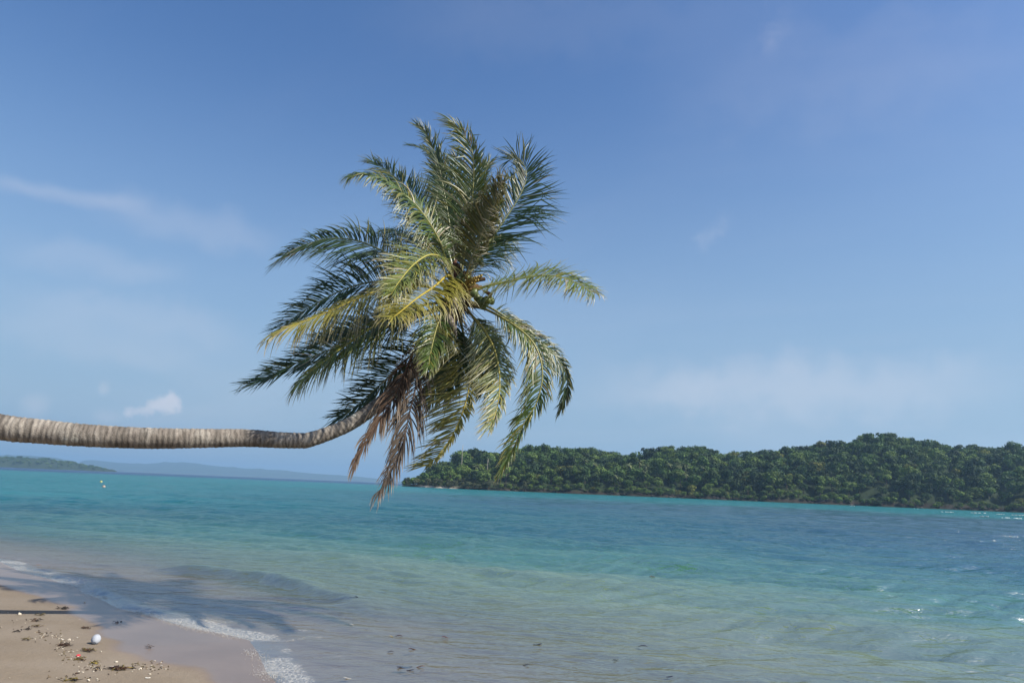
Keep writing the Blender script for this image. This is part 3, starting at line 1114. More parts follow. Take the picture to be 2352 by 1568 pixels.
LEAF = {   # blade colour, midrib colour, tip colour, share of yellowed leaflets
    'dark': ((0.034, 0.066, 0.020), (0.18, 0.20, 0.07), (0.16, 0.17, 0.08), 0.05),
    'green': ((0.070, 0.115, 0.024), (0.30, 0.29, 0.08), (0.28, 0.26, 0.13), 0.14),
    'light': ((0.150, 0.190, 0.040), (0.42, 0.38, 0.07), (0.38, 0.34, 0.20), 0.15),
    'yellow': ((0.215, 0.205, 0.032), (0.52, 0.40, 0.05), (0.50, 0.42, 0.26), 0.35),
    'silver': ((0.155, 0.185, 0.070), (0.42, 0.36, 0.08), (0.50, 0.46, 0.34), 0.15),
    'brown': ((0.092, 0.058, 0.038), (0.15, 0.09, 0.06), (0.36, 0.29, 0.22), 0.0),
    'grey': ((0.085, 0.066, 0.050), (0.15, 0.11, 0.09), (0.38, 0.33, 0.29), 0.0),
    'curl': ((0.100, 0.115, 0.055), (0.26, 0.25, 0.12), (0.55, 0.49, 0.39), 0.2),
}
base_px = (1052, 672)


def frond(pts, kind='green', dep=0.0, face=0.7, grav=0.16, wind=0.06, sA=1.0, sB=1.0, fwd=0.0, n=150, L=0.78, length=3.5, start=0.20, curl=0.0, thin=1.0, seed=0, lift=0.0, tipdry=0.25, whole=1.0):
    r = np.random.default_rng(1000 + seed)
    pts = np.array(pts, float)
    pts[-1] = pts[-1] * 0.6 + pts[-2] * 0.4
    flat = np.array([npv(at(a, b, CROWN_Y)) for a, b in pts])
    seg = np.linalg.norm(np.diff(flat, axis=0), axis=1)
    u = np.concatenate([[0], np.cumsum(seg)])
    plen = u[-1]
    u /= plen
    need = math.sqrt(max(length ** 2 - plen ** 2, 0.15))
    need = min(need, 2.6) * dep
    W = np.array([npv(at(a, b, CROWN_Y + need * (s_ ** 1.15))) for (a, b), s_ in zip(pts, u)])
    NP = 60
    W, wl = spline(W, NP)
    T = np.gradient(W, axis=0)
    T /= np.linalg.norm(T, axis=1)[:, None]
    bc, rc, tc_, ysh = [np.array(q) if not isinstance(q, float) else q for q in LEAF[kind]]
    # midrib
    mb = MB()
    uu_ = np.linspace(0, 1, NP)
    rad = 0.019 * (1 - uu_) ** 1.1 + 0.0045
    rad[:8] += np.linspace(0.028, 0.0, 8)
    pc = np.outer(1 - smooth(uu_, 0.0, 0.25), np.array([0.16, 0.13, 0.06])) + np.outer(smooth(uu_, 0.0, 0.25), rc)
    mb.tube(W - off, rad, 6, pc)
    fr = mb.build('frond', m_brown if kind in ('brown', 'grey') else m_rachis, palm)
    # leaflets
    hint0 = np.array([0, 0, 1.0]) * (1 - abs(face)) + np.array([0.0, -1.0, 0.12]) * face
    VV, FF_, CC_ = [], [], []
    k0 = 0
    NSG = 6
    G = np.array([0, 0, -1.0])
    WN = np.array([-1.0, 0.15, 0.05])
    for i in range(n):
        for side in (1, -1):
            sc_ = sA if side > 0 else sB
            if sc_ <= 0 or r.random() > whole * (0.96 if math.sin(i * 0.37 + seed * 2.1 + side) > -0.9 else 0.4):
                continue
            s_ = start + (1 - start) * ((i + r.uniform(-0.3, 0.3)) / n)
            s_ = min(max(s_, 0), 0.999)
            x_ = s_ * (NP - 1)
            i0 = int(x_)
            f_ = x_ - i0
            p0 = W[i0] * (1 - f_) + W[i0 + 1] * f_
            t_ = T[i0] * (1 - f_) + T[i0 + 1] * f_
            t_ /= np.linalg.norm(t_)
            N = hint0 - t_ * (hint0 @ t_)
            N /= np.linalg.norm(N) + 1e-9
            B = cr3(t_, N) * side
            v = (s_ - start) / (1 - start)
            ln = L * sc_ * (0.50 + 0.5 * math.sin(math.pi * min(1, v * 1.25 + 0.10)) if v < 0.8 else np.interp(v, [0.8, 1.0], [0.60, 0.48]))
            ln = max(ln, 0.6 * L * sc_) * 1.15 if v < 0.8 else ln * 1.10
            ln *= r.uniform(0.85, 1.12)
            ang = math.radians(np.interp(v, [0, 0.5, 0.85, 1.0], [68, 56, 42, 24]) - fwd * 40 + r.normal(0, 7) + 7 * math.sin(v * 23 + seed * 1.7 + side) * math.sin(v * 9.3 + seed))
            d = t_ * math.cos(ang) + B * math.sin(ang) + N * (0.22 + lift + r.normal(0, 0.06))
            d /= np.linalg.norm(d)
            g = grav * r.uniform(0.6, 1.5)
            wn = wind * r.uniform(0.5, 1.5)
            wd = 0.0108 * r.uniform(0.8, 1.15) * thin * (0.7 + 0.3 * math.sin(math.pi * v))
            pp = p0.copy()
            ctr, wv = [pp.copy()], []
            dd = d.copy()
            broken = r.random() < 0.13
            cx = r.normal(0, 1, 3) * 0.05
            for q in range(NSG):
                pp = pp + dd * ln / NSG
                ctr.append(pp.copy())
                dd = dd + G * g * (0.5 + 0.25 * q) + WN * wn * (0.5 + 0.2 * q) + cx
                if curl:
                    dd = dd + (cr3(dd, t_) * side) * curl * (0.6 + 0.3 * q) * r.uniform(0.6, 1.3) + r.normal(0, 0.12 * curl, 3)
                if broken and q == 2:
                    dd = dd + G * 0.9
                dd /= np.linalg.norm(dd)
            ctr = np.array(ctr)
            tw = r.normal(0, 0.30)
            tn = np.gradient(ctr, axis=0)
            tn /= np.linalg.norm(tn, axis=1)[:, None]
            wvec = np.cross(tn, N * math.cos(tw) + B * math.sin(tw))
            wvec /= np.linalg.norm(wvec, axis=1)[:, None] + 1e-9
            nvec = np.cross(wvec, tn)
            wp = wd * np.array([0.45, 0.9, 1.0, 0.92, 0.72, 0.42, 0.05])[:, None]
            Lf = ctr + wvec * wp - nvec * wp * 0.45
            Rt = ctr - wvec * wp - nvec * wp * 0.45
            VV.append(np.concatenate([Lf, ctr, Rt]))
            for q in range(NSG):
                FF_.append((k0 + q, k0 + q + 1, k0 + 8 + q, k0 + 7 + q))
                FF_.append((k0 + 7 + q, k0 + 8 + q, k0 + 15 + q, k0 + 14 + q))
            k0 += 21
            c = bc * r.uniform(0.72, 1.3)
            if r.random() < ysh:
                c = c * 0.45 + np.array([0.34, 0.27, 0.045]) * 0.55 * r.uniform(0.7, 1.2)
            if r.random() < 0.03 and kind not in ('brown', 'grey'):
                c = np.array([0.42, 0.36, 0.24]) * r.uniform(0.6, 1.0)
            tipm = np.array([0, 0, 0, 0.05, 0.25, 0.65, 1.0])[:, None] * (tipdry * r.uniform(0.4, 1.9) + (0.35 if v > 0.86 else 0))
            tipm = np.clip(tipm, 0, 1)
            cc = (c * (1 - tipm) + tc_ * tipm) * (1.0 if kind in ('brown', 'grey') else 0.82)
            CC_.append(np.concatenate([cc, cc * 1.12, cc]))
    me = mesh_from('leaflets', np.concatenate(VV) - off, np.array(FF_), np.concatenate(CC_), m_brown if kind in ('brown', 'grey') else m_leaf, True)
    lf = link('leaf_blade', me, fr)
    lf['kind'] = 'stuff'
    return fr


B0 = (1052, 676)
fronds = [
    # upright fronds
    dict(pts=[B0, (1070, 560), (1084, 460), (1088, 395), (1084, 345), (1064, 308), (1030, 268)], kind='green', dep=-0.25, face=0.9, grav=0.05, wind=0.17, sA=0.62, sB=1.0, fwd=0.25, L=0.72, length=3.3),
    dict(pts=[B0, (1036, 540), (1018, 430), (1003, 365), (980, 308), (944, 274)], kind='dark', dep=0.35, face=0.75, grav=0.03, wind=0.12, sA=0.8, sB=0.7, fwd=0.35, L=0.62, tipdry=0.8),
    dict(pts=[(1048, 668), (1026, 520), (1010, 410), (992, 358), (962, 338), (926, 332)], kind='dark', dep=0.6, face=0.45, grav=0.10, wind=0.10, sA=0.6, sB=0.6, fwd=0.5, L=0.6),
    dict(pts=[(1046, 660), (1004, 545), (960, 462), (915, 413), (880, 385), (834, 358)], kind='dark', dep=0.5, face=0.85, grav=0.03, wind=0.03, sA=0.8, sB=0.9, fwd=0.1, L=0.66, tipdry=1.2),
    dict(pts=[(1044, 664), (1012, 560), (968, 486), (920, 440), (870, 409), (830, 402), (796, 410)], kind='green', dep=-0.45, face=0.45, grav=0.30, wind=0.05, sA=0.75, sB=1.0, fwd=0.0, L=0.75, tipdry=0.5),
    dict(pts=[(1046, 664), (1000, 590), (950, 548), (905, 530), (868, 540)], whole=0.7, kind='dark', dep=0.5, face=0.35, grav=0.26, wind=0.05, L=0.75, length=3.0),
    dict(pts=[B0, (1066, 570), (1080, 470), (1104, 400), (1140, 352)], kind='dark', dep=0.55, face=0.85, grav=0.02, wind=0.0, sA=0.9, sB=0.9, fwd=0.15, L=0.60),
    dict(pts=[(1058, 668), (1085, 590), (1118, 512), (1145, 445), (1160, 398)], kind='curl', dep=-0.35, face=0.75, grav=0.05, wind=0.06, sA=0.8, sB=0.9, fwd=0.0, L=0.70, curl=0.34, tipdry=1.2, length=2.7),
    dict(pts=[(1060, 672), (1098, 592), (1140, 532), (1178, 476), (1202, 432), (1209, 395), (1192, 364), (1160, 366)], kind='dark', dep=0.25, face=0.95, grav=0.03, wind=-0.01, sA=1.15, sB=0.85, fwd=0.12, L=0.78, tipdry=0.1),
    dict(pts=[(1056, 672), (1058, 570), (1052, 480), (1048, 400), (1050, 330)], whole=0.7, kind='dark', dep=0.45, face=0.8, grav=0.05, wind=0.06, fwd=0.25, L=0.62),
    dict(pts=[(1058, 672), (1085, 610), (1112, 570), (1150, 548), (1182, 556)], kind='dark', dep=0.6, face=0.5, grav=0.22, wind=0.02, L=0.70, length=2.8),
    # left
    dict(pts=[(1044, 676), (985, 630), (930, 604), (870, 572), (812, 551), (750, 549), (690, 566), (622, 602)], kind='dark', dep=0.30, face=0.72, grav=0.15, wind=0.15, sA=0.75, sB=1.15, fwd=0.05, L=0.74, tipdry=0.55, length=3.6),
    dict(pts=[(1044, 682), (970, 655), (900, 645), (840, 650), (783, 668), (728, 696), (680, 726), (625, 768)], kind='dark', dep=0.35, face=0.75, grav=0.10, wind=0.15, sA=1.05, sB=0.9, fwd=0.1, L=0.74, length=3.6),
    dict(pts=[(1044, 684), (985, 660), (930, 655), (880, 664), (830, 682), (779, 705), (718, 731), (666, 750), (610, 774)], kind='yellow', dep=-0.40, face=0.5, grav=0.30, wind=0.05, sA=0.25, sB=1.0, fwd=0.1, L=0.95, tipdry=0.6, length=3.7),
    dict(pts=[(1050, 672), (1044, 642), (1028, 633), (1000, 656), (958, 685), (922, 714), (886, 742)], kind='yellow', dep=-0.95, face=0.85, grav=0.16, wind=0.05, sA=0.9, sB=0.95, fwd=0.05, L=0.78, tipdry=0.25, length=2.9, start=0.16),
    dict(pts=[(1048, 668), (1030, 608), (992, 585), (952, 606), (916, 648), (888, 694)], kind='light', dep=-0.75, face=0.6, grav=0.22, wind=0.08, sA=0.8, sB=0.9, L=0.72, curl=0.12, tipdry=0.8, length=2.9),
    dict(pts=[(1042, 690), (960, 704), (883, 735), (832, 767), (780, 803), (722, 848), (658, 900)], kind='light', dep=-0.35, face=0.45, grav=0.30, wind=0.05, sA=0.4, sB=1.0, fwd=0.15, L=0.86, tipdry=0.9, length=3.7),
    dict(pts=[(1042, 694), (960, 722), (880, 756), (800, 787), (737, 811), (674, 837), (616, 864), (554, 890)], kind='dark', dep=0.2, face=0.75, grav=0.08, wind=0.12, fwd=0.35, L=0.68, length=3.8),
    dict(pts=[(1040, 700), (960, 728), (890, 748), (820, 756), (760, 775), (700, 800)], kind='dark', dep=0.4, face=0.6, grav=0.14, wind=0.10, fwd=0.15, L=0.70),
    dict(pts=[(1036, 712), (985, 778), (930, 828), (870, 886), (812, 936), (756, 970)], kind='dark', dep=0.45, face=0.75, grav=0.06, wind=0.11, fwd=0.2, L=0.72, length=3.3),
    # hanging dead fronds
    dict(pts=[(1024, 735), (985, 752), (962, 778), (938, 837), (912, 895), (884, 947), (856, 990), (829, 1038), (802, 1096)], kind='brown', dep=-0.55, face=0.8, grav=0.40, wind=0.02, sA=0.9, sB=0.75, fwd=0.75, L=0.60, tipdry=1.1, length=3.6, start=0.24, n=120, whole=0.78),
    dict(pts=[(1026, 738), (990, 770), (968, 806), (955, 888), (940, 950), (930, 1000), (914, 1046), (893, 1095), (858, 1148)], kind='grey', dep=-0.50, face=0.8, grav=0.36, wind=0.01, sA=0.9, sB=0.9, fwd=0.65, L=0.66, tipdry=0.8, length=3.5, start=0.24, n=120, whole=0.78),
    # lower middle and right
    dict(pts=[(1046, 690), (1022, 706), (1004, 748), (990, 806), (980, 872)], kind='green', dep=-0.55, face=0.7, grav=0.22, wind=0.06, sA=0.8, sB=0.8, fwd=0.25, L=0.62, length=2.2, tipdry=0.7, n=95),
    dict(pts=[(1052, 700), (1046, 752), (1044, 812), (1034, 876), (1016, 930)], kind='dark', dep=-0.15, face=0.8, grav=0.16, wind=0.08, sA=0.9, sB=0.8, fwd=0.2, L=0.62, length=2.4, tipdry=0.5, n=95),
    dict(pts=[(1060, 698), (1092, 736), (1118, 792), (1126, 850), (1112, 920)], kind='dark', dep=0.35, face=0.8, grav=0.14, wind=0.08, sA=0.95, sB=0.5, fwd=0.2, L=0.68, length=2.6, tipdry=0.5),
    dict(pts=[(1046, 706), (1040, 770), (1022, 830), (1000, 885), (972, 940)], kind='silver', dep=0.25, face=0.8, grav=0.12, wind=0.10, fwd=0.1, L=0.62, length=2.6),
    dict(pts=[(1052, 708), (1066, 775), (1080, 845), (1072, 915), (1044, 990), (1008, 1044), (960, 1088)], kind='yellow', dep=-0.30, face=0.85, grav=0.10, wind=0.09, sA=0.95, sB=0.30, fwd=0.1, L=0.72, tipdry=0.3, length=3.4),
    dict(pts=[(1058, 700), (1082, 722), (1112, 757), (1136, 804), (1147, 859), (1146, 912), (1136, 956), (1116, 1002)], kind='silver', dep=-0.60, face=0.85, grav=0.15, wind=0.10, sA=0.85, sB=0.5, fwd=0.35, L=0.72, tipdry=0.6, length=3.4),
    dict(pts=[(1062, 696), (1120, 712), (1192, 755), (1231, 798), (1246, 859), (1232, 925), (1206, 968), (1177, 1034), (1138, 1106)], kind='green', dep=-0.30, face=0.55, grav=0.26, wind=0.06, sA=0.85, sB=0.5, fwd=0.35, L=0.68, tipdry=0.7, length=3.9),
    dict(pts=[(1062, 694), (1125, 706), (1213, 766), (1264, 806), (1296, 848), (1304, 897), (1284, 962)], kind='dark', dep=0.30, face=0.70, grav=0.20, wind=0.07, sA=0.8, sB=0.45, fwd=0.3, L=0.66, tipdry=0.5, length=3.4),
    dict(pts=[(1064, 684), (1110, 660), (1160, 648), (1215, 636), (1264, 633), (1300, 640), (1336, 656), (1376, 682)], kind='light', dep=-0.60, face=0.45, grav=0.20, wind=0.14, sA=1.0, sB=0.7, fwd=-0.25, L=0.78, tipdry=0.6, length=3.0),
]
for i, fd in enumerate(fronds):
    fo_ = frond(seed=i, **fd)
    if fd['kind'] in ('brown', 'grey'):
        fo_['label'] = 'reddish brown dead frond hanging beside the trunk' if fd['kind'] == 'brown' else 'dark grey dead frond hanging lowest'

# spear leaf, leaf bases, fibre, coconuts, flower stalk and spathes at the heart of the crown
cc0 = npv(at(1052, 678, CROWN_Y))
axis = npv(at(1062, 640, CROWN_Y)) - npv(at(1030, 720, CROWN_Y))
axis /= np.linalg.norm(axis)
mb = MB()
q0, q1, q2 = (npv(at(*q)) for q in ((1050, 660, 10.45), (1012, 520, 10.60), (998, 440, 10.70)))
sp, _ = spline(np.array([q0, q1, q2]), 14)
mb.tube(sp - off, np.interp(np.linspace(0, 1, 14), [0, 0.3, 0.8, 1], [0.03, 0.055, 0.03, 0.004]), 7, (0.05, 0.085, 0.025))
mb.build('spear_leaf', m_leaf, palm)
mb = MB()
for i in range(26):
    an = i * 2.4
    e1 = np.cross(axis, [0, 1.0, 0])
    e1 /= np.linalg.norm(e1)
    e2 = np.cross(axis, e1)
    rd = e1 * math.cos(an) + e2 * math.sin(an)
    h = -0.30 + 0.021 * i
    b0 = cc0 + axis * h + rd * 0.09
    b1 = b0 + axis * 0.13 + rd * 0.08
    b2 = b0 + axis * 0.20 + rd * 0.22
    mb.tube(np.array([b0, b1, b2]) - off, [0.060, 0.048, 0.028], 6, np.array([0.10, 0.065, 0.035]) * random.uniform(0.6, 1.5))
mb.build('leaf_base', m_fibre, palm)
mb = MB()
for i in range(150):
    an, h = random.uniform(0, 6.28), random.uniform(-0.42, 0.16)
    rd = np.array([math.cos(an), math.sin(an), 0.0])
    p0 = cc0 + axis * h + rd * 0.13
    ln = random.uniform(0.12, 0.42)
    d = rd * 0.5 + np.array([random.gauss(0, 0.3), random.gauss(0, 0.3), -0.6])
    p1 = p0 + d * ln * 0.5
    p2 = p1 + (d + np.array([random.gauss(0, 0.4), 0, -0.6])) * ln * 0.5
    mb.tube(np.array([p0, p1, p2]) - off, [0.006, 0.005, 0.003], 4, np.array([0.22, 0.15, 0.09]) * random.uniform(0.5, 1.3), False)
fb_ = mb.build('fibre', m_fibre, palm)
fb_['kind'] = 'stuff'

m_nut = simple_mat('coconut_husk', 0.42, None, 0.5, 0.18, 14.0)
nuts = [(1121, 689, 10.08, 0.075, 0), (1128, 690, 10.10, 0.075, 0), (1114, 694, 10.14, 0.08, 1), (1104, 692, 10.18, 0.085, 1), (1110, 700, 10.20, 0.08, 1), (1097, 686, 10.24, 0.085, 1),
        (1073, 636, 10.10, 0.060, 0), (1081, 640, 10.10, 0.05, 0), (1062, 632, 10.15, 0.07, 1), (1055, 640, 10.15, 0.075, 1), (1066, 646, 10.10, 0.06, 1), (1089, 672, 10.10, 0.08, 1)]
for i, (px, py, Yd, r_, dk) in enumerate(nuts):
    c = npv(at(px, py, Yd))
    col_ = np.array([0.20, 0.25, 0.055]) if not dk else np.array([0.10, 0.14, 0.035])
    mb = MB()
    M = Matrix.Rotation(random.uniform(-0.7, 0.7), 3, 'Y') @ Matrix.Rotation(random.uniform(-0.7, 0.7), 3, 'X')
    mb.blob((0, 0, 0), r_ * 0.74, r_ * 0.74, r_ * 0.95, i, 0.05, 14, 10, col_, M)
    nut = mb.build('coconut', m_nut, palm, True, c - off)
    kb = MB()
    kb.blob(np.array(M @ Vector((0, 0, r_ * 0.92))), r_ * 0.35, r_ * 0.35, r_ * 0.12, i, 0.2, 8, 5, (0.25, 0.17, 0.07), M)
    kb.build('husk_cap', m_fibre, nut)
m_gold = simple_mat('flower_stalk', 0.5, None, 0.4, 0.15, 25.0)
mb = MB()
for i in range(46):
    p0 = npv(at(1066 + random.uniform(-8, 8), 662 + random.uniform(-8, 8), 10.12))
    p2 = npv(at(1084 + random.gauss(0, 16), 640 + random.gauss(4, 16), 10.02 + random.gauss(0, 0.08)))
    pm = (p0 + p2) / 2 + np.array([random.gauss(0, 0.03), 0, 0.04])
    mb.tube(np.array([p0, pm, p2]) - off, [0.008, 0.006, 0.004], 5, np.array([0.40, 0.27, 0.06]) * random.uniform(0.5, 1.1), False)
fs = mb.build('flower_stalk', m_gold, palm)
mb = MB()
for px, py in ((1094, 637), (1100, 635), (1106, 633), (1092, 644), (1098, 643), (1088, 639), (1084, 650), (1090, 651), (1079, 654)):
    mb.blob(npv(at(px, py, 10.00)) - off, 0.018, 0.018, 0.021, px, 0.08, 8, 6, (0.42, 0.30, 0.06))
mb.build('young_nut', m_gold, fs)
m_spathe = simple_mat('dry_spathe', 0.8, None, 0.3, 0.15, 18.0)


def spathe(pts, wid, col_, name='spathe'):
    """boat-shaped dry sheath"""
    C_, _ = spline(np.array([npv(at(*q)) for q in pts]), 12)
    V_, Fq_ = [], []
    for i, c in enumerate(C_):
        u_ = i / 11
        w_ = wid * math.sin(math.pi * min(1, u_ * 0.85 + 0.12)) ** 0.7 * (1 if u_ < 0.5 else (1 - u_) * 2 * 0.9 + 0.1)
        for j in range(7):
            f = (j / 6 - 0.5) * 2.6
            V_.append(c + np.array([w_ * math.sin(f), -w_ * 0.8 * math.cos(f), 0]))
        for j in range(7):
            f = (0.5 - j / 6) * 2.6
            V_.append(c + np.array([w_ * 0.9 * math.sin(f), -w_ * 0.62 * math.cos(f) + 0.004, 0]))
    for i in range(11):
        for j in range(14):
            j2 = (j + 1) % 14
            Fq_.append((i * 14 + j, i * 14 + j2, (i + 1) * 14 + j2, (i + 1) * 14 + j))
    s_ = MB()
    s_.add(np.array(V_) - off, Fq_, col_)
    return s_.build(name, m_spathe, palm)


spathe([(1043, 682, 10.02), (1046, 694, 10.00), (1048, 708, 10.00), (1046, 718, 10.02)], 0.055, (0.50, 0.43, 0.37))
spathe([(1030, 722, 10.12), (1038, 742, 10.06), (1046, 762, 10.05), (1050, 778, 10.07)], 0.06, (0.34, 0.29, 0.25))
spathe([(1036, 742, 10.10), (1034, 756, 10.08), (1036, 772, 10.08), (1040, 784, 10.10)], 0.06, (0.36, 0.25, 0.15))
spathe([(1112, 668, 10.10), (1120, 672, 10.05), (1126, 680, 10.04), (1128, 688, 10.05)], 0.06, (0.22, 0.12, 0.07))
spathe([(1046, 640, 10.25), (1044, 622, 10.28), (1045, 604, 10.32), (1048, 592, 10.35)], 0.08, (0.13, 0.055, 0.03))

# ------------------------------------------------------------------ foam, flotsam and things on the sand
ico_v, ico_f = [], []
g_ = (1 + 5 ** 0.5) / 2
for a_, b_ in ((-1, g_), (1, g_), (-1, -g_), (1, -g_)):
    ico_v += [(a_, b_, 0)]
for a_, b_ in ((-1, g_), (1, g_), (-1, -g_), (1, -g_)):
    ico_v += [(0, a_, b_)]
for a_, b_ in ((g_, -1), (g_, 1), (-g_, -1), (-g_, 1)):
    ico_v += [(a_, 0, b_)]
ico_v = np.array(ico_v) / np.linalg.norm(ico_v[0])
ico_f = np.array([(0, 11, 5), (0, 5, 1), (0, 1, 7), (0, 7, 10), (0, 10, 11), (1, 5, 9), (5, 11, 4), (11, 10, 2), (10, 7, 6), (7, 1, 8), (3, 9, 4), (3, 4, 2), (3, 2, 6), (3, 6, 8), (3, 8, 9), (4, 9, 5), (2, 4, 11), (6, 2, 10), (8, 6, 7), (9, 8, 1)])
lips = [([(0, 1284), (44, 1304), (103, 1320), (164, 1336), (212, 1352)], 900, 0.34), ([(205, 1358), (236, 1366), (262, 1376), (290, 1385), (308, 1398)], 800, 0.26),
        ([(306, 1401), (376, 1419), (444, 1439), (513, 1453), (570, 1462)], 1000, 0.17), ([(380, 1404), (430, 1412), (490, 1424), (530, 1428)], 260, 0.12),
        ([(572, 1490), (592, 1504), (612, 1530)], 160, 0.14), ([(608, 1536), (622, 1548), (640, 1558), (655, 1560)], 260, 0.16), ([(600, 1468), (660, 1470), (720, 1458)], 120, 0.04)]
FV, FF, nb = [], [], 0
fr_ = np.random.default_rng(77)
for px_, cnt, wd in lips:
    L_ = [ground(a, b, 0.02) for a, b in px_]
    L_, _ = spline(np.array([(q.x, q.y, 0) for q in L_]), 80)
    L_[:, 2] = 0
    m = cnt * 4
    c = L_[fr_.integers(0, 80, m)].copy()
    clump = vnoise(c[:, 0] * 5, c[:, 1] * 5, 5)
    c[:, :2] += fr_.normal(0, 1, (m, 2)) * wd * np.array([0.5, 0.35])
    c = c[fr_.random(m) < clump * 1.2]
    clump = vnoise(c[:, 0] * 5, c[:, 1] * 5, 5)
    tz, _s = terrain(c[:, 0], c[:, 1])
    r_ = 0.0014 + 0.0042 * fr_.random(len(c)) ** 3
    c[:, 2] = np.maximum(tz, 0.008) + r_ * 0.3 + np.abs(fr_.normal(0, 0.012, len(c))) * clump
    for q in range(len(c)):
        FV.append(ico_v * r_[q] * fr_.uniform(0.6, 1.3, 3) + c[q])
        FF.append(ico_f + nb)
        nb += 12
m_foam, t, out = new_mat('foam')
p = t.n('ShaderNodeBsdfPrincipled', i_Roughness=0.25)
p.inputs['Base Color'].default_value = (0.52, 0.51, 0.48, 1)
tp = t.n('ShaderNodeBsdfTransparent')
t.put(out.inputs[0], t.mixs(0.55, p.outputs[0], tp.outputs[0]))
o = link('foam', mesh_from('foam', np.concatenate(FV), np.concatenate(FF), None, m_foam, True))
tag(o, 'broken white foam along the lip of the wash', 'foam', kind='stuff')

# whitecaps over the shoal on the right
m_cap = simple_mat('whitecap', 0.5, (0.62, 0.63, 0.63), 0.3, 0.1, 3.0)
for n, (px, dy, wd_) in enumerate([(2178, 14, 2.2), (2255, 13.2, 3.4), (2300, 14.0, 3.0), (2340, 14.6, 3.6), (2262, 21, 0.9), (2326, 22.5, 2.4), (2105, 9, 1.2), (1958, 8.8, 1.4)]):
    q = ground(px, hz(px) + dy, 0.0)
    mb = MB()
    for k in range(7):
        mb.blob((random.uniform(-wd_, wd_), random.uniform(-0.3, 0.3), 0.06), random.uniform(0.2, 0.5) * wd_ * 0.32, 0.25, random.uniform(0.06, 0.14), n * 9 + k, 0.3, 9, 5, (0.8, 0.8, 0.78))
    o = mb.build('whitecap', m_cap, None, True, (q.x, q.y, 0.02))
    tag(o, 'small white breaking crest on the dark water near the island', 'whitecap', 'whitecaps off the island')

# mooring floats far out
m_buoy = simple_mat('buoy_plastic', 0.4, None, 0.5, 0.1, 6.0)
for nm, (px, py), r_, cA, cB, lab in (('mooring_buoy', (232, 1108), 0.24, (0.46, 0.42, 0.12), (0.25, 0.23, 0.10), 'small yellow mooring buoy floating far out at left'),
                                      ('mooring_buoy', (238, 1119), 0.20, (0.40, 0.31, 0.26), (0.22, 0.10, 0.06), 'small pinkish mooring buoy nearer the beach than the yellow one')):
    q = ground(px, py, 0.0)
    e = empty(nm, (q.x, q.y, 0))
    mb = MB()
    mb.blob((0, 0, r_ * 0.35), r_, r_, r_, 3, 0.02, 14, 10, cA)
    mb.build('ball', m_buoy, e)
    mb = MB()
    mb.tube([(0, 0, r_ * 1.25), (0, 0, r_ * 1.7)], [r_ * 0.2, r_ * 0.16], 8, cB)
    mb.build('eye_stub', m_buoy, e)
    tag(e, lab, 'buoy')

# white float lying on the dry sand
q = on_sand(219, 1478)
fl = empty('net_float', (q.x, q.y, q.z))
m_float = simple_mat('foam_plastic', 0.75, None, 0.3, 0.06, 40.0, bump=0.3, bscale=120.0)
ax = Vector((0.30, -0.75, -0.42)).normalized()
Mf = ax.to_track_quat('Z', 'Y').to_matrix()
prof = [(-1.0, 0.0), (-0.97, 0.22), (-0.85, 0.50), (-0.62, 0.75), (-0.3, 0.92), (0.0, 0.98), (0.3, 0.94), (0.6, 0.80), (0.82, 0.58), (0.95, 0.38), (1.0, 0.24), (0.99, 0.17), (0.80, 0.15), (0.3, 0.14), (0.28, 0.0)]
Rf = 0.054
V_, Fq_ = [], []
NF = 20
for h, r_ in prof:
    for j in range(NF):
        f = 2 * math.pi * j / NF
        v = Vector((r_ * Rf * 0.92 * math.cos(f), r_ * Rf * 0.92 * math.sin(f), h * Rf * 1.12))
        v = Mf @ v
        V_.append((v.x, v.y, v.z + Rf * 0.93))
for i in range(len(prof) - 1):
    for j in range(NF):
        Fq_.append((i * NF + j, i * NF + (j + 1) % NF, (i + 1) * NF + (j + 1) % NF, (i + 1) * NF + j))
mb = MB()
mb.add(V_, Fq_, (0.46, 0.49, 0.54))
mb.build('float_body', m_float, fl)
mb = MB()
c1 = Mf @ Vector((0, 0, Rf * 1.12 * 0.97))
pts_ = []
for j in range(17):
    f = 2 * math.pi * j / 16
    v = Mf @ Vector((0.20 * Rf * math.cos(f), 0.20 * Rf * math.sin(f), Rf * 1.118))
    pts_.append((v.x, v.y, v.z + Rf * 0.93))
mb.tube(pts_, 0.0035, 5, (0.28, 0.30, 0.33), False)
mb.build('hole_rim', m_float, fl)
tag(fl, 'white egg-shaped net float with a hole in its end, lying on the sand', 'float')

m_weed = simple_mat('dry_seaweed', 0.7, None, 0.3, 0.3, 60.0)


def strands(n, spread, ln, cols, rad, flat=0.5, seed=0):
    r = np.random.default_rng(seed)
    mb = MB()
    for i in range(n):
        c = r.normal(0, spread, 2) * np.array([1.0, 0.5])
        an = r.uniform(0, 6.28)
        h0 = abs(r.normal(0, 0.012))
        p0 = np.array([c[0], c[1], 0.003 + h0])
        d = np.array([math.cos(an), math.sin(an), r.uniform(0, flat)])
        p1 = p0 + d * ln * r.uniform(0.3, 0.7)
        d2 = d + r.normal(0, 0.6, 3) * [1, 1, 0.3]
        p2 = p1 + d2 * ln * r.uniform(0.2, 0.5)
        p2[2] = max(p2[2] * 0.5, 0.004)
        mb.tube([p0, p1, p2], np.array([0.8, 1.0, 0.4]) * rad * r.uniform(0.6, 1.4), 4, np.array(cols[r.integers(len(cols))]) * r.uniform(0.7, 1.3), True)
    return mb


BR, OL, BK = (0.060, 0.030, 0.018), (0.13, 0.10, 0.03), (0.035, 0.028, 0.024)


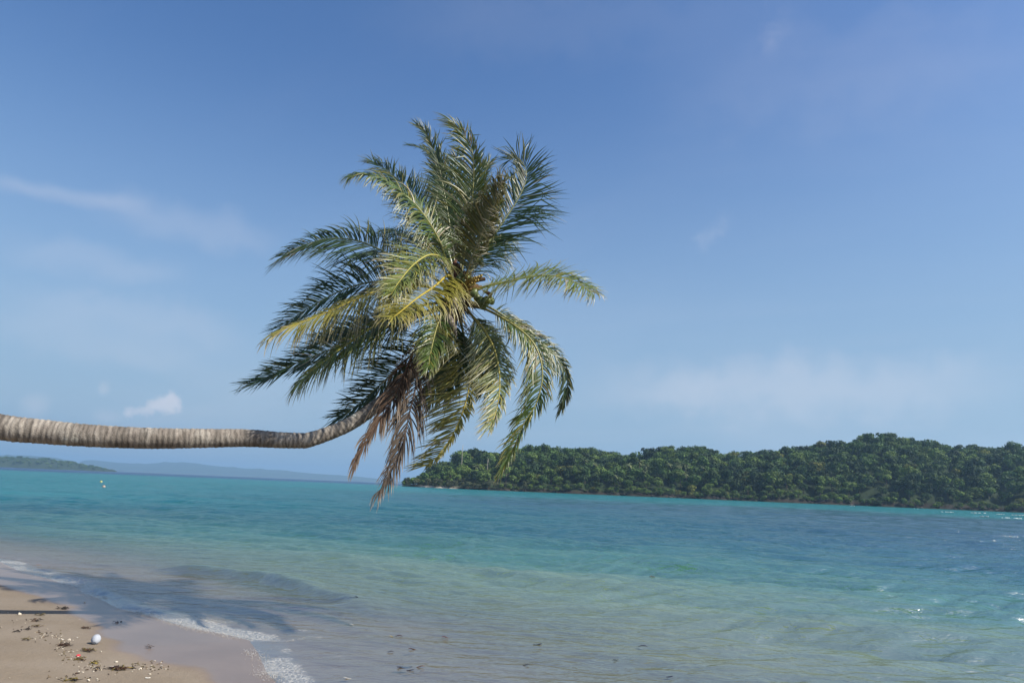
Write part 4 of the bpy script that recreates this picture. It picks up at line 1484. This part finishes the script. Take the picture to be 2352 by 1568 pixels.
def put_weed(px, py, n, spread, ln, cols, rad, label, seed, name='seaweed_clump', cat='seaweed', grp=None):
    q = on_sand(px, py)
    o = strands(int(n * 0.7), spread * 0.75, ln * 0.75, [tuple(np.array(c_) * 1.5) for c_ in cols], rad * 0.85, 0.5, seed).build(name, m_weed, None, True, (q.x, q.y, q.z))
    tag(o, label, cat, grp)


# z4(x, y): reads a place on the lower left corner of the beach
def z4(x, y):
    return (x * 700 / 2352) / 1.7415, (2380 + y * 351 / 1179) / 1.7415


put_weed(*z4(865, 680), 60, 0.035, 0.07, [BR, BR, BK], 0.005, 'reddish brown seaweed tuft left of the white float', 1)
put_weed(*z4(1205, 752), 40, 0.040, 0.08, [OL, BK, BR], 0.005, 'olive and black seaweed scrap just below the white float', 2)
put_weed(*z4(1545, 990), 70, 0.040, 0.07, [BR, BK], 0.006, 'dark brown seaweed heap at the bottom of the beach', 3)
put_weed(*z4(1640, 1000), 50, 0.040, 0.07, [OL, BR], 0.005, 'olive seaweed trailing right of the dark brown heap', 4)
put_weed(*z4(1085, 868), 40, 0.030, 0.06, [BR, OL], 0.004, 'brown seaweed tuft below the red bottle cap', 5)
put_weed(*z4(1265, 920), 24, 0.022, 0.05, [(0.24, 0.18, 0.03), OL], 0.005, 'mustard yellow seaweed scrap among the wrack', 6)
put_weed(*z4(505, 345), 30, 0.03, 0.07, [BK, BR], 0.004, 'dark weed scrap under the trunk shadow, the lower of two', 7)
put_weed(*z4(525, 270), 26, 0.03, 0.06, [BK, OL], 0.004, 'dark weed scrap under the trunk shadow, the upper of two', 8)
put_weed(*z4(1150, 447), 26, 0.03, 0.06, [BK, BR], 0.004, 'dark weed scrap on the edge of the wet sand above the float', 9)
put_weed(*z4(1577, 368), 22, 0.022, 0.05, [(0.03, 0.03, 0.05), BK], 0.005, 'black weed scrap alone on the wet sand', 10)
put_weed(*z4(480, 425), 26, 0.04, 0.09, [OL, BR], 0.003, 'thin olive weed strands left on the dry sand', 11)
put_weed(*z4(840, 188), 30, 0.04, 0.08, [BK], 0.005, 'black weed scrap lying inside the trunk shadow', 12)
put_weed(*z4(960, 1150), 34, 0.05, 0.09, [BK, OL], 0.004, 'dark weed strands at the bottom edge of the beach', 13)
put_weed(*z4(1995, 708), 10, 0.03, 0.08, [(0.10, 0.08, 0.07)], 0.004, 'grey twig-like weed lying on the wet sand', 14)
put_weed(*z4(385, 465), 18, 0.02, 0.05, [BK], 0.004, 'small black weed scrap at left on the dry sand', 15)
put_weed(*z4(230, 490), 24, 0.03, 0.05, [BK], 0.004, 'pair of black weed bits near the left edge of the sand', 16)
put_weed(*z4(355, 600), 26, 0.03, 0.06, [OL, BK], 0.003, 'faded olive weed bits low at left on the dry sand', 17)
put_weed(*z4(1782, 986), 14, 0.012, 0.03, [BK], 0.005, 'round black weed bit right of the olive seaweed', 18)

# scattered crumbs of weed, coral and shell along the wrack line
wk = np.random.default_rng(9)
mbd, mbl = MB(), MB()
cl = [(720, 540, 120, 40), (850, 600, 120, 60), (880, 740, 120, 60), (960, 860, 110, 60), (1200, 960, 130, 50), (250, 420, 200, 90), (1950, 960, 190, 60), (560, 540, 100, 60), (1050, 1100, 500, 60), (1300, 980, 60, 30), (2100, 960, 120, 60)]
for i in range(270):
    c = cl[wk.integers(len(cl))]
    x, y = wk.normal(c[0], c[2] * 0.6), wk.normal(c[1], c[3] * 0.7)
    if x < 0 or y > 1170 or x > 2350:
        continue
    q = npv(on_sand(*z4(x, y)))
    if wk.random() < 0.6:
        L_ = wk.uniform(0.010, 0.035)
        an = wk.uniform(0, 6.28)
        d = np.array([math.cos(an), math.sin(an), 0.1]) * L_
        mbd.tube([q - d * 0.5 + [0, 0, 0.003], q + [0, 0, 0.007], q + d * 0.5 + [0, 0, 0.003]], [0.002, 0.004, 0.002], 4, np.array([BR, OL, BK, (0.20, 0.14, 0.08)][wk.integers(4)]) * wk.uniform(0.7, 1.4))
    else:
        r_ = wk.uniform(0.004, 0.010)
        mbl.blob(q + [0, 0, r_ * 0.4], r_ * wk.uniform(0.8, 1.6), r_, r_ * 0.6, i, 0.25, 6, 4, np.array([0.62, 0.55, 0.44]) * wk.uniform(0.7, 1.15))
o = mbd.build('wrack_crumbs', m_weed)
tag(o, 'fine crumbs of brown weed strewn along the wrack line', 'weed', kind='stuff')
m_shell = simple_mat('shell_and_coral', 0.6, None, 0.4, 0.12, 80.0)
o = mbl.build('shell_grit', m_shell)
tag(o, 'pale grit of shell and coral strewn along the wrack line', 'shells', kind='stuff')

for n, (x, y, r_, lab) in enumerate([(255, 262, 0.030, 'cream coral lump below the trunk shadow at far left'), (840, 602, 0.030, 'cream coral lump above the reddish brown seaweed tuft'), (925, 606, 0.020, 'white shell right of the cream coral lump'),
                                     (1985, 1115, 0.026, 'white coral piece near the bottom of the beach'), (1565, 900, 0.016, 'white shell above the dark brown seaweed heap'), (1035, 572, 0.018, 'white shell left of the white float'),
                                     (1140, 98, 0.016, 'white shell on the wet sand above the trunk shadow'), (1072, 332, 0.016, 'pale shell on the wet sand below the trunk shadow'), (1185, 1150, 0.018, 'pale shell standing at the bottom edge of the sand'),
                                     (1510, 962, 0.022, 'cream shell tucked behind the dark brown seaweed heap'), (1885, 995, 0.022, 'flat tan shell right of the round black weed bit'), (2165, 950, 0.018, 'white shell at the lower right of the dry sand'), (1358, 760, 0.012, 'tiny white shell right of the olive and black scrap')]):
    q = on_sand(*z4(x, y))
    mb = MB()
    if n % 2:
        # ribbed fan shell
        V_, Fq_ = [(0, 0, 0.002)], []
        for k, rad in enumerate((0.35, 0.7, 1.0)):
            for j in range(13):
                f = -1.2 + 2.4 * j / 12
                rr_ = r_ * rad * (1 + 0.06 * (-1) ** j)
                V_.append((rr_ * math.sin(f), rr_ * math.cos(f) - r_ * 0.4, r_ * (0.35 * math.sin(rad * 2.6) + 0.05 * (-1) ** j) + 0.002))
        for j in range(12):
            Fq_.append((0, 1 + j, 2 + j))
            for k in range(2):
                Fq_.append((1 + 13 * k + j, 14 + 13 * k + j, 15 + 13 * k + j, 2 + 13 * k + j))
        mb.add(V_, Fq_, (0.74, 0.70, 0.62))
        nm, ct = 'sea_shell', 'shell'
    else:
        for k in range(5):
            mb.blob((random.uniform(-1, 1) * r_ * 0.6, random.uniform(-1, 1) * r_ * 0.4, r_ * random.uniform(0.2, 0.6)), r_ * random.uniform(0.35, 0.6), None, None, n * 7 + k, 0.25, 8, 6, np.array([0.70, 0.62, 0.50]) * random.uniform(0.85, 1.1))
        nm, ct = ('coral_piece', 'coral') if 'coral' in lab else ('sea_shell', 'shell')
    o = mb.build(nm, m_shell, None, True, (q.x, q.y, q.z))
    o.rotation_euler = (0, 0, n * 1.1)
    tag(o, lab, ct)

# red bottle cap
q = on_sand(*z4(1052, 818))
V_, Fq_ = [], []
for h, r_ in ((0.0, 1.0), (0.9, 1.0), (1.0, 0.9), (1.02, 0.0)):
    for j in range(24):
        f = 2 * math.pi * j / 24
        k = 1 + (0.03 if j % 2 and r_ == 1.0 else 0)
        V_.append((0.019 * r_ * k * math.cos(f), 0.019 * r_ * k * math.sin(f), 0.015 * h))
for i in range(3):
    for j in range(24):
        Fq_.append((i * 24 + j, i * 24 + (j + 1) % 24, (i + 1) * 24 + (j + 1) % 24, (i + 1) * 24 + j))
mb = MB()
mb.add(V_, Fq_, (0.62, 0.06, 0.07))
o = mb.build('bottle_cap', simple_mat('red_plastic', 0.4, None, 0.5, 0.08, 50.0), None, False, (q.x, q.y, q.z))
o.rotation_euler = (0.35, 0.2, 0)
tag(o, 'small red plastic bottle cap among the seaweed', 'bottle cap')

# fallen leaves afloat in the shallows
m_fallen = simple_mat('fallen_leaf', 0.5, None, 0.4, 0.2, 30.0)


def z7(x, y):
    return 746.5 + x * 0.3418, 1263.3 + y * 0.3418


for n, (x, y, L_, cl_, an, lab) in enumerate([(496, 586, 0.10, (0.10, 0.03, 0.02), 0.2, 'dark red leaf afloat, upper left of the three red ones'), (806, 588, 0.09, (0.24, 0.05, 0.03), 0.3, 'red leaf afloat on the tan shallows, rightmost of the red ones'),
                                              (588, 673, 0.11, (0.15, 0.05, 0.02), 0.6, 'rusty red leaf afloat, lowest of the three red ones'), (534, 794, 0.17, (0.035, 0.03, 0.06), 0.3, 'long blackish leaf in the wash near the bottom edge'),
                                              (572, 814, 0.08, (0.05, 0.05, 0.08), -0.1, 'short blackish leaf just below the long one'), (640, 797, 0.09, (0.28, 0.14, 0.08), 0.0, 'orange-brown leaf right of the long blackish leaf'),
                                              (440, 691, 0.07, (0.08, 0.07, 0.10), 0.1, 'grey leaf on the wet sand left of the rusty red leaf'), (176, 515, 0.07, (0.70, 0.70, 0.66), 0.0, 'white scrap afloat where the wave runs out'),
                                              (208, 345, 0.08, (0.02, 0.02, 0.03), -0.5, 'black leaf riding the face of the small wave'), (445, 587, 0.06, (0.50, 0.42, 0.22), -0.2, 'straw-coloured leaf beside the dark red leaf'),
                                              (1430, 638, 0.12, (0.05, 0.06, 0.10), 0.1, 'dark weed scrap afloat in the green shallows'), (1352, 772, 0.09, (0.05, 0.06, 0.10), -0.4, 'dark leaf afloat near the bottom edge'),
                                              (2134, 650, 0.13, (0.06, 0.06, 0.09), -0.4, 'dark twig afloat far to the right in the shallows'), (2200, 194, 0.14, (0.45, 0.30, 0.05), 0.1, 'yellow leaf afloat well out from the beach'),
                                              (1950, 740, 0.06, (0.03, 0.03, 0.03), 0.0, 'black bit afloat low on the right'), (150, 868, 0.08, (0.66, 0.64, 0.58), 0.1, 'white scrap in the wash at the bottom edge'),
                                              (2318, 850, 0.10, (0.04, 0.05, 0.09), 0.4, 'dark weed scrap at the bottom of the shallows'), (950, 436, 0.06, (0.04, 0.05, 0.07), 0.1, 'small dark leaf on the pale water past the wave')]):
    px, py = z7(x, y)
    q = ground(px, py, 0.0)
    sz = sand_z(q.x, q.y)
    zz = max(sz, 0.0)
    zz = max(zz, water_z(q.x, q.y)) if sz < 0 else zz
    V_, Fq_ = [], []
    for i in range(9):
        u_ = i / 8
        w_ = 0.20 * L_ * math.sin(math.pi * (0.05 + 0.9 * u_)) ** 0.8
        zc2 = 0.10 * L_ * math.sin(u_ * 3.0 + n)
        V_ += [((u_ - 0.5) * L_, -w_, zc2 + 0.25 * w_), ((u_ - 0.5) * L_, 0, zc2), ((u_ - 0.5) * L_, w_, zc2 + 0.25 * w_), ((u_ - 0.5) * L_, 0, zc2 - 0.003)]
    for i in range(8):
        for k in range(4):
            k2 = (k + 1) % 4
            Fq_.append((i * 4 + k, i * 4 + k2, (i + 1) * 4 + k2, (i + 1) * 4 + k))
    mb = MB()
    mb.add(V_, Fq_, cl_)
    o = mb.build('fallen_leaf' if 'scrap' not in lab and 'twig' not in lab and 'bit' not in lab else 'floating_scrap', m_fallen, None, True, (q.x, q.y, zz + 0.008))
    o.rotation_euler = (0, 0, an)
    tag(o, lab, 'leaf' if o.name.startswith('fallen') else 'flotsam')

# ------------------------------------------------------------------ haze
m_haze, t, out = new_mat('haze_air')
pv = t.n('ShaderNodeVolumePrincipled')
pv.inputs['Color'].default_value = (0.42, 0.70, 1.0, 1)
pv.inputs['Density'].default_value = 0.00016
pv.inputs['Anisotropy'].default_value = 0.2
t.put(out.inputs['Volume'], pv.outputs[0])
xs, ys, zs = (-15000, 15000), (-3200, 15000), (-7.0, 260.0)
Vb = [(x, y, z) for x in xs for y in ys for z in zs]
Fb = [(0, 1, 3, 2), (4, 6, 7, 5), (0, 4, 5, 1), (2, 3, 7, 6), (0, 2, 6, 4), (1, 5, 7, 3)]
hb = link('haze', mesh_from('haze', np.array(Vb, float), Fb, None, m_haze, False))
tag(hb, 'thin bluish sea haze in the distance', 'haze', kind='stuff')
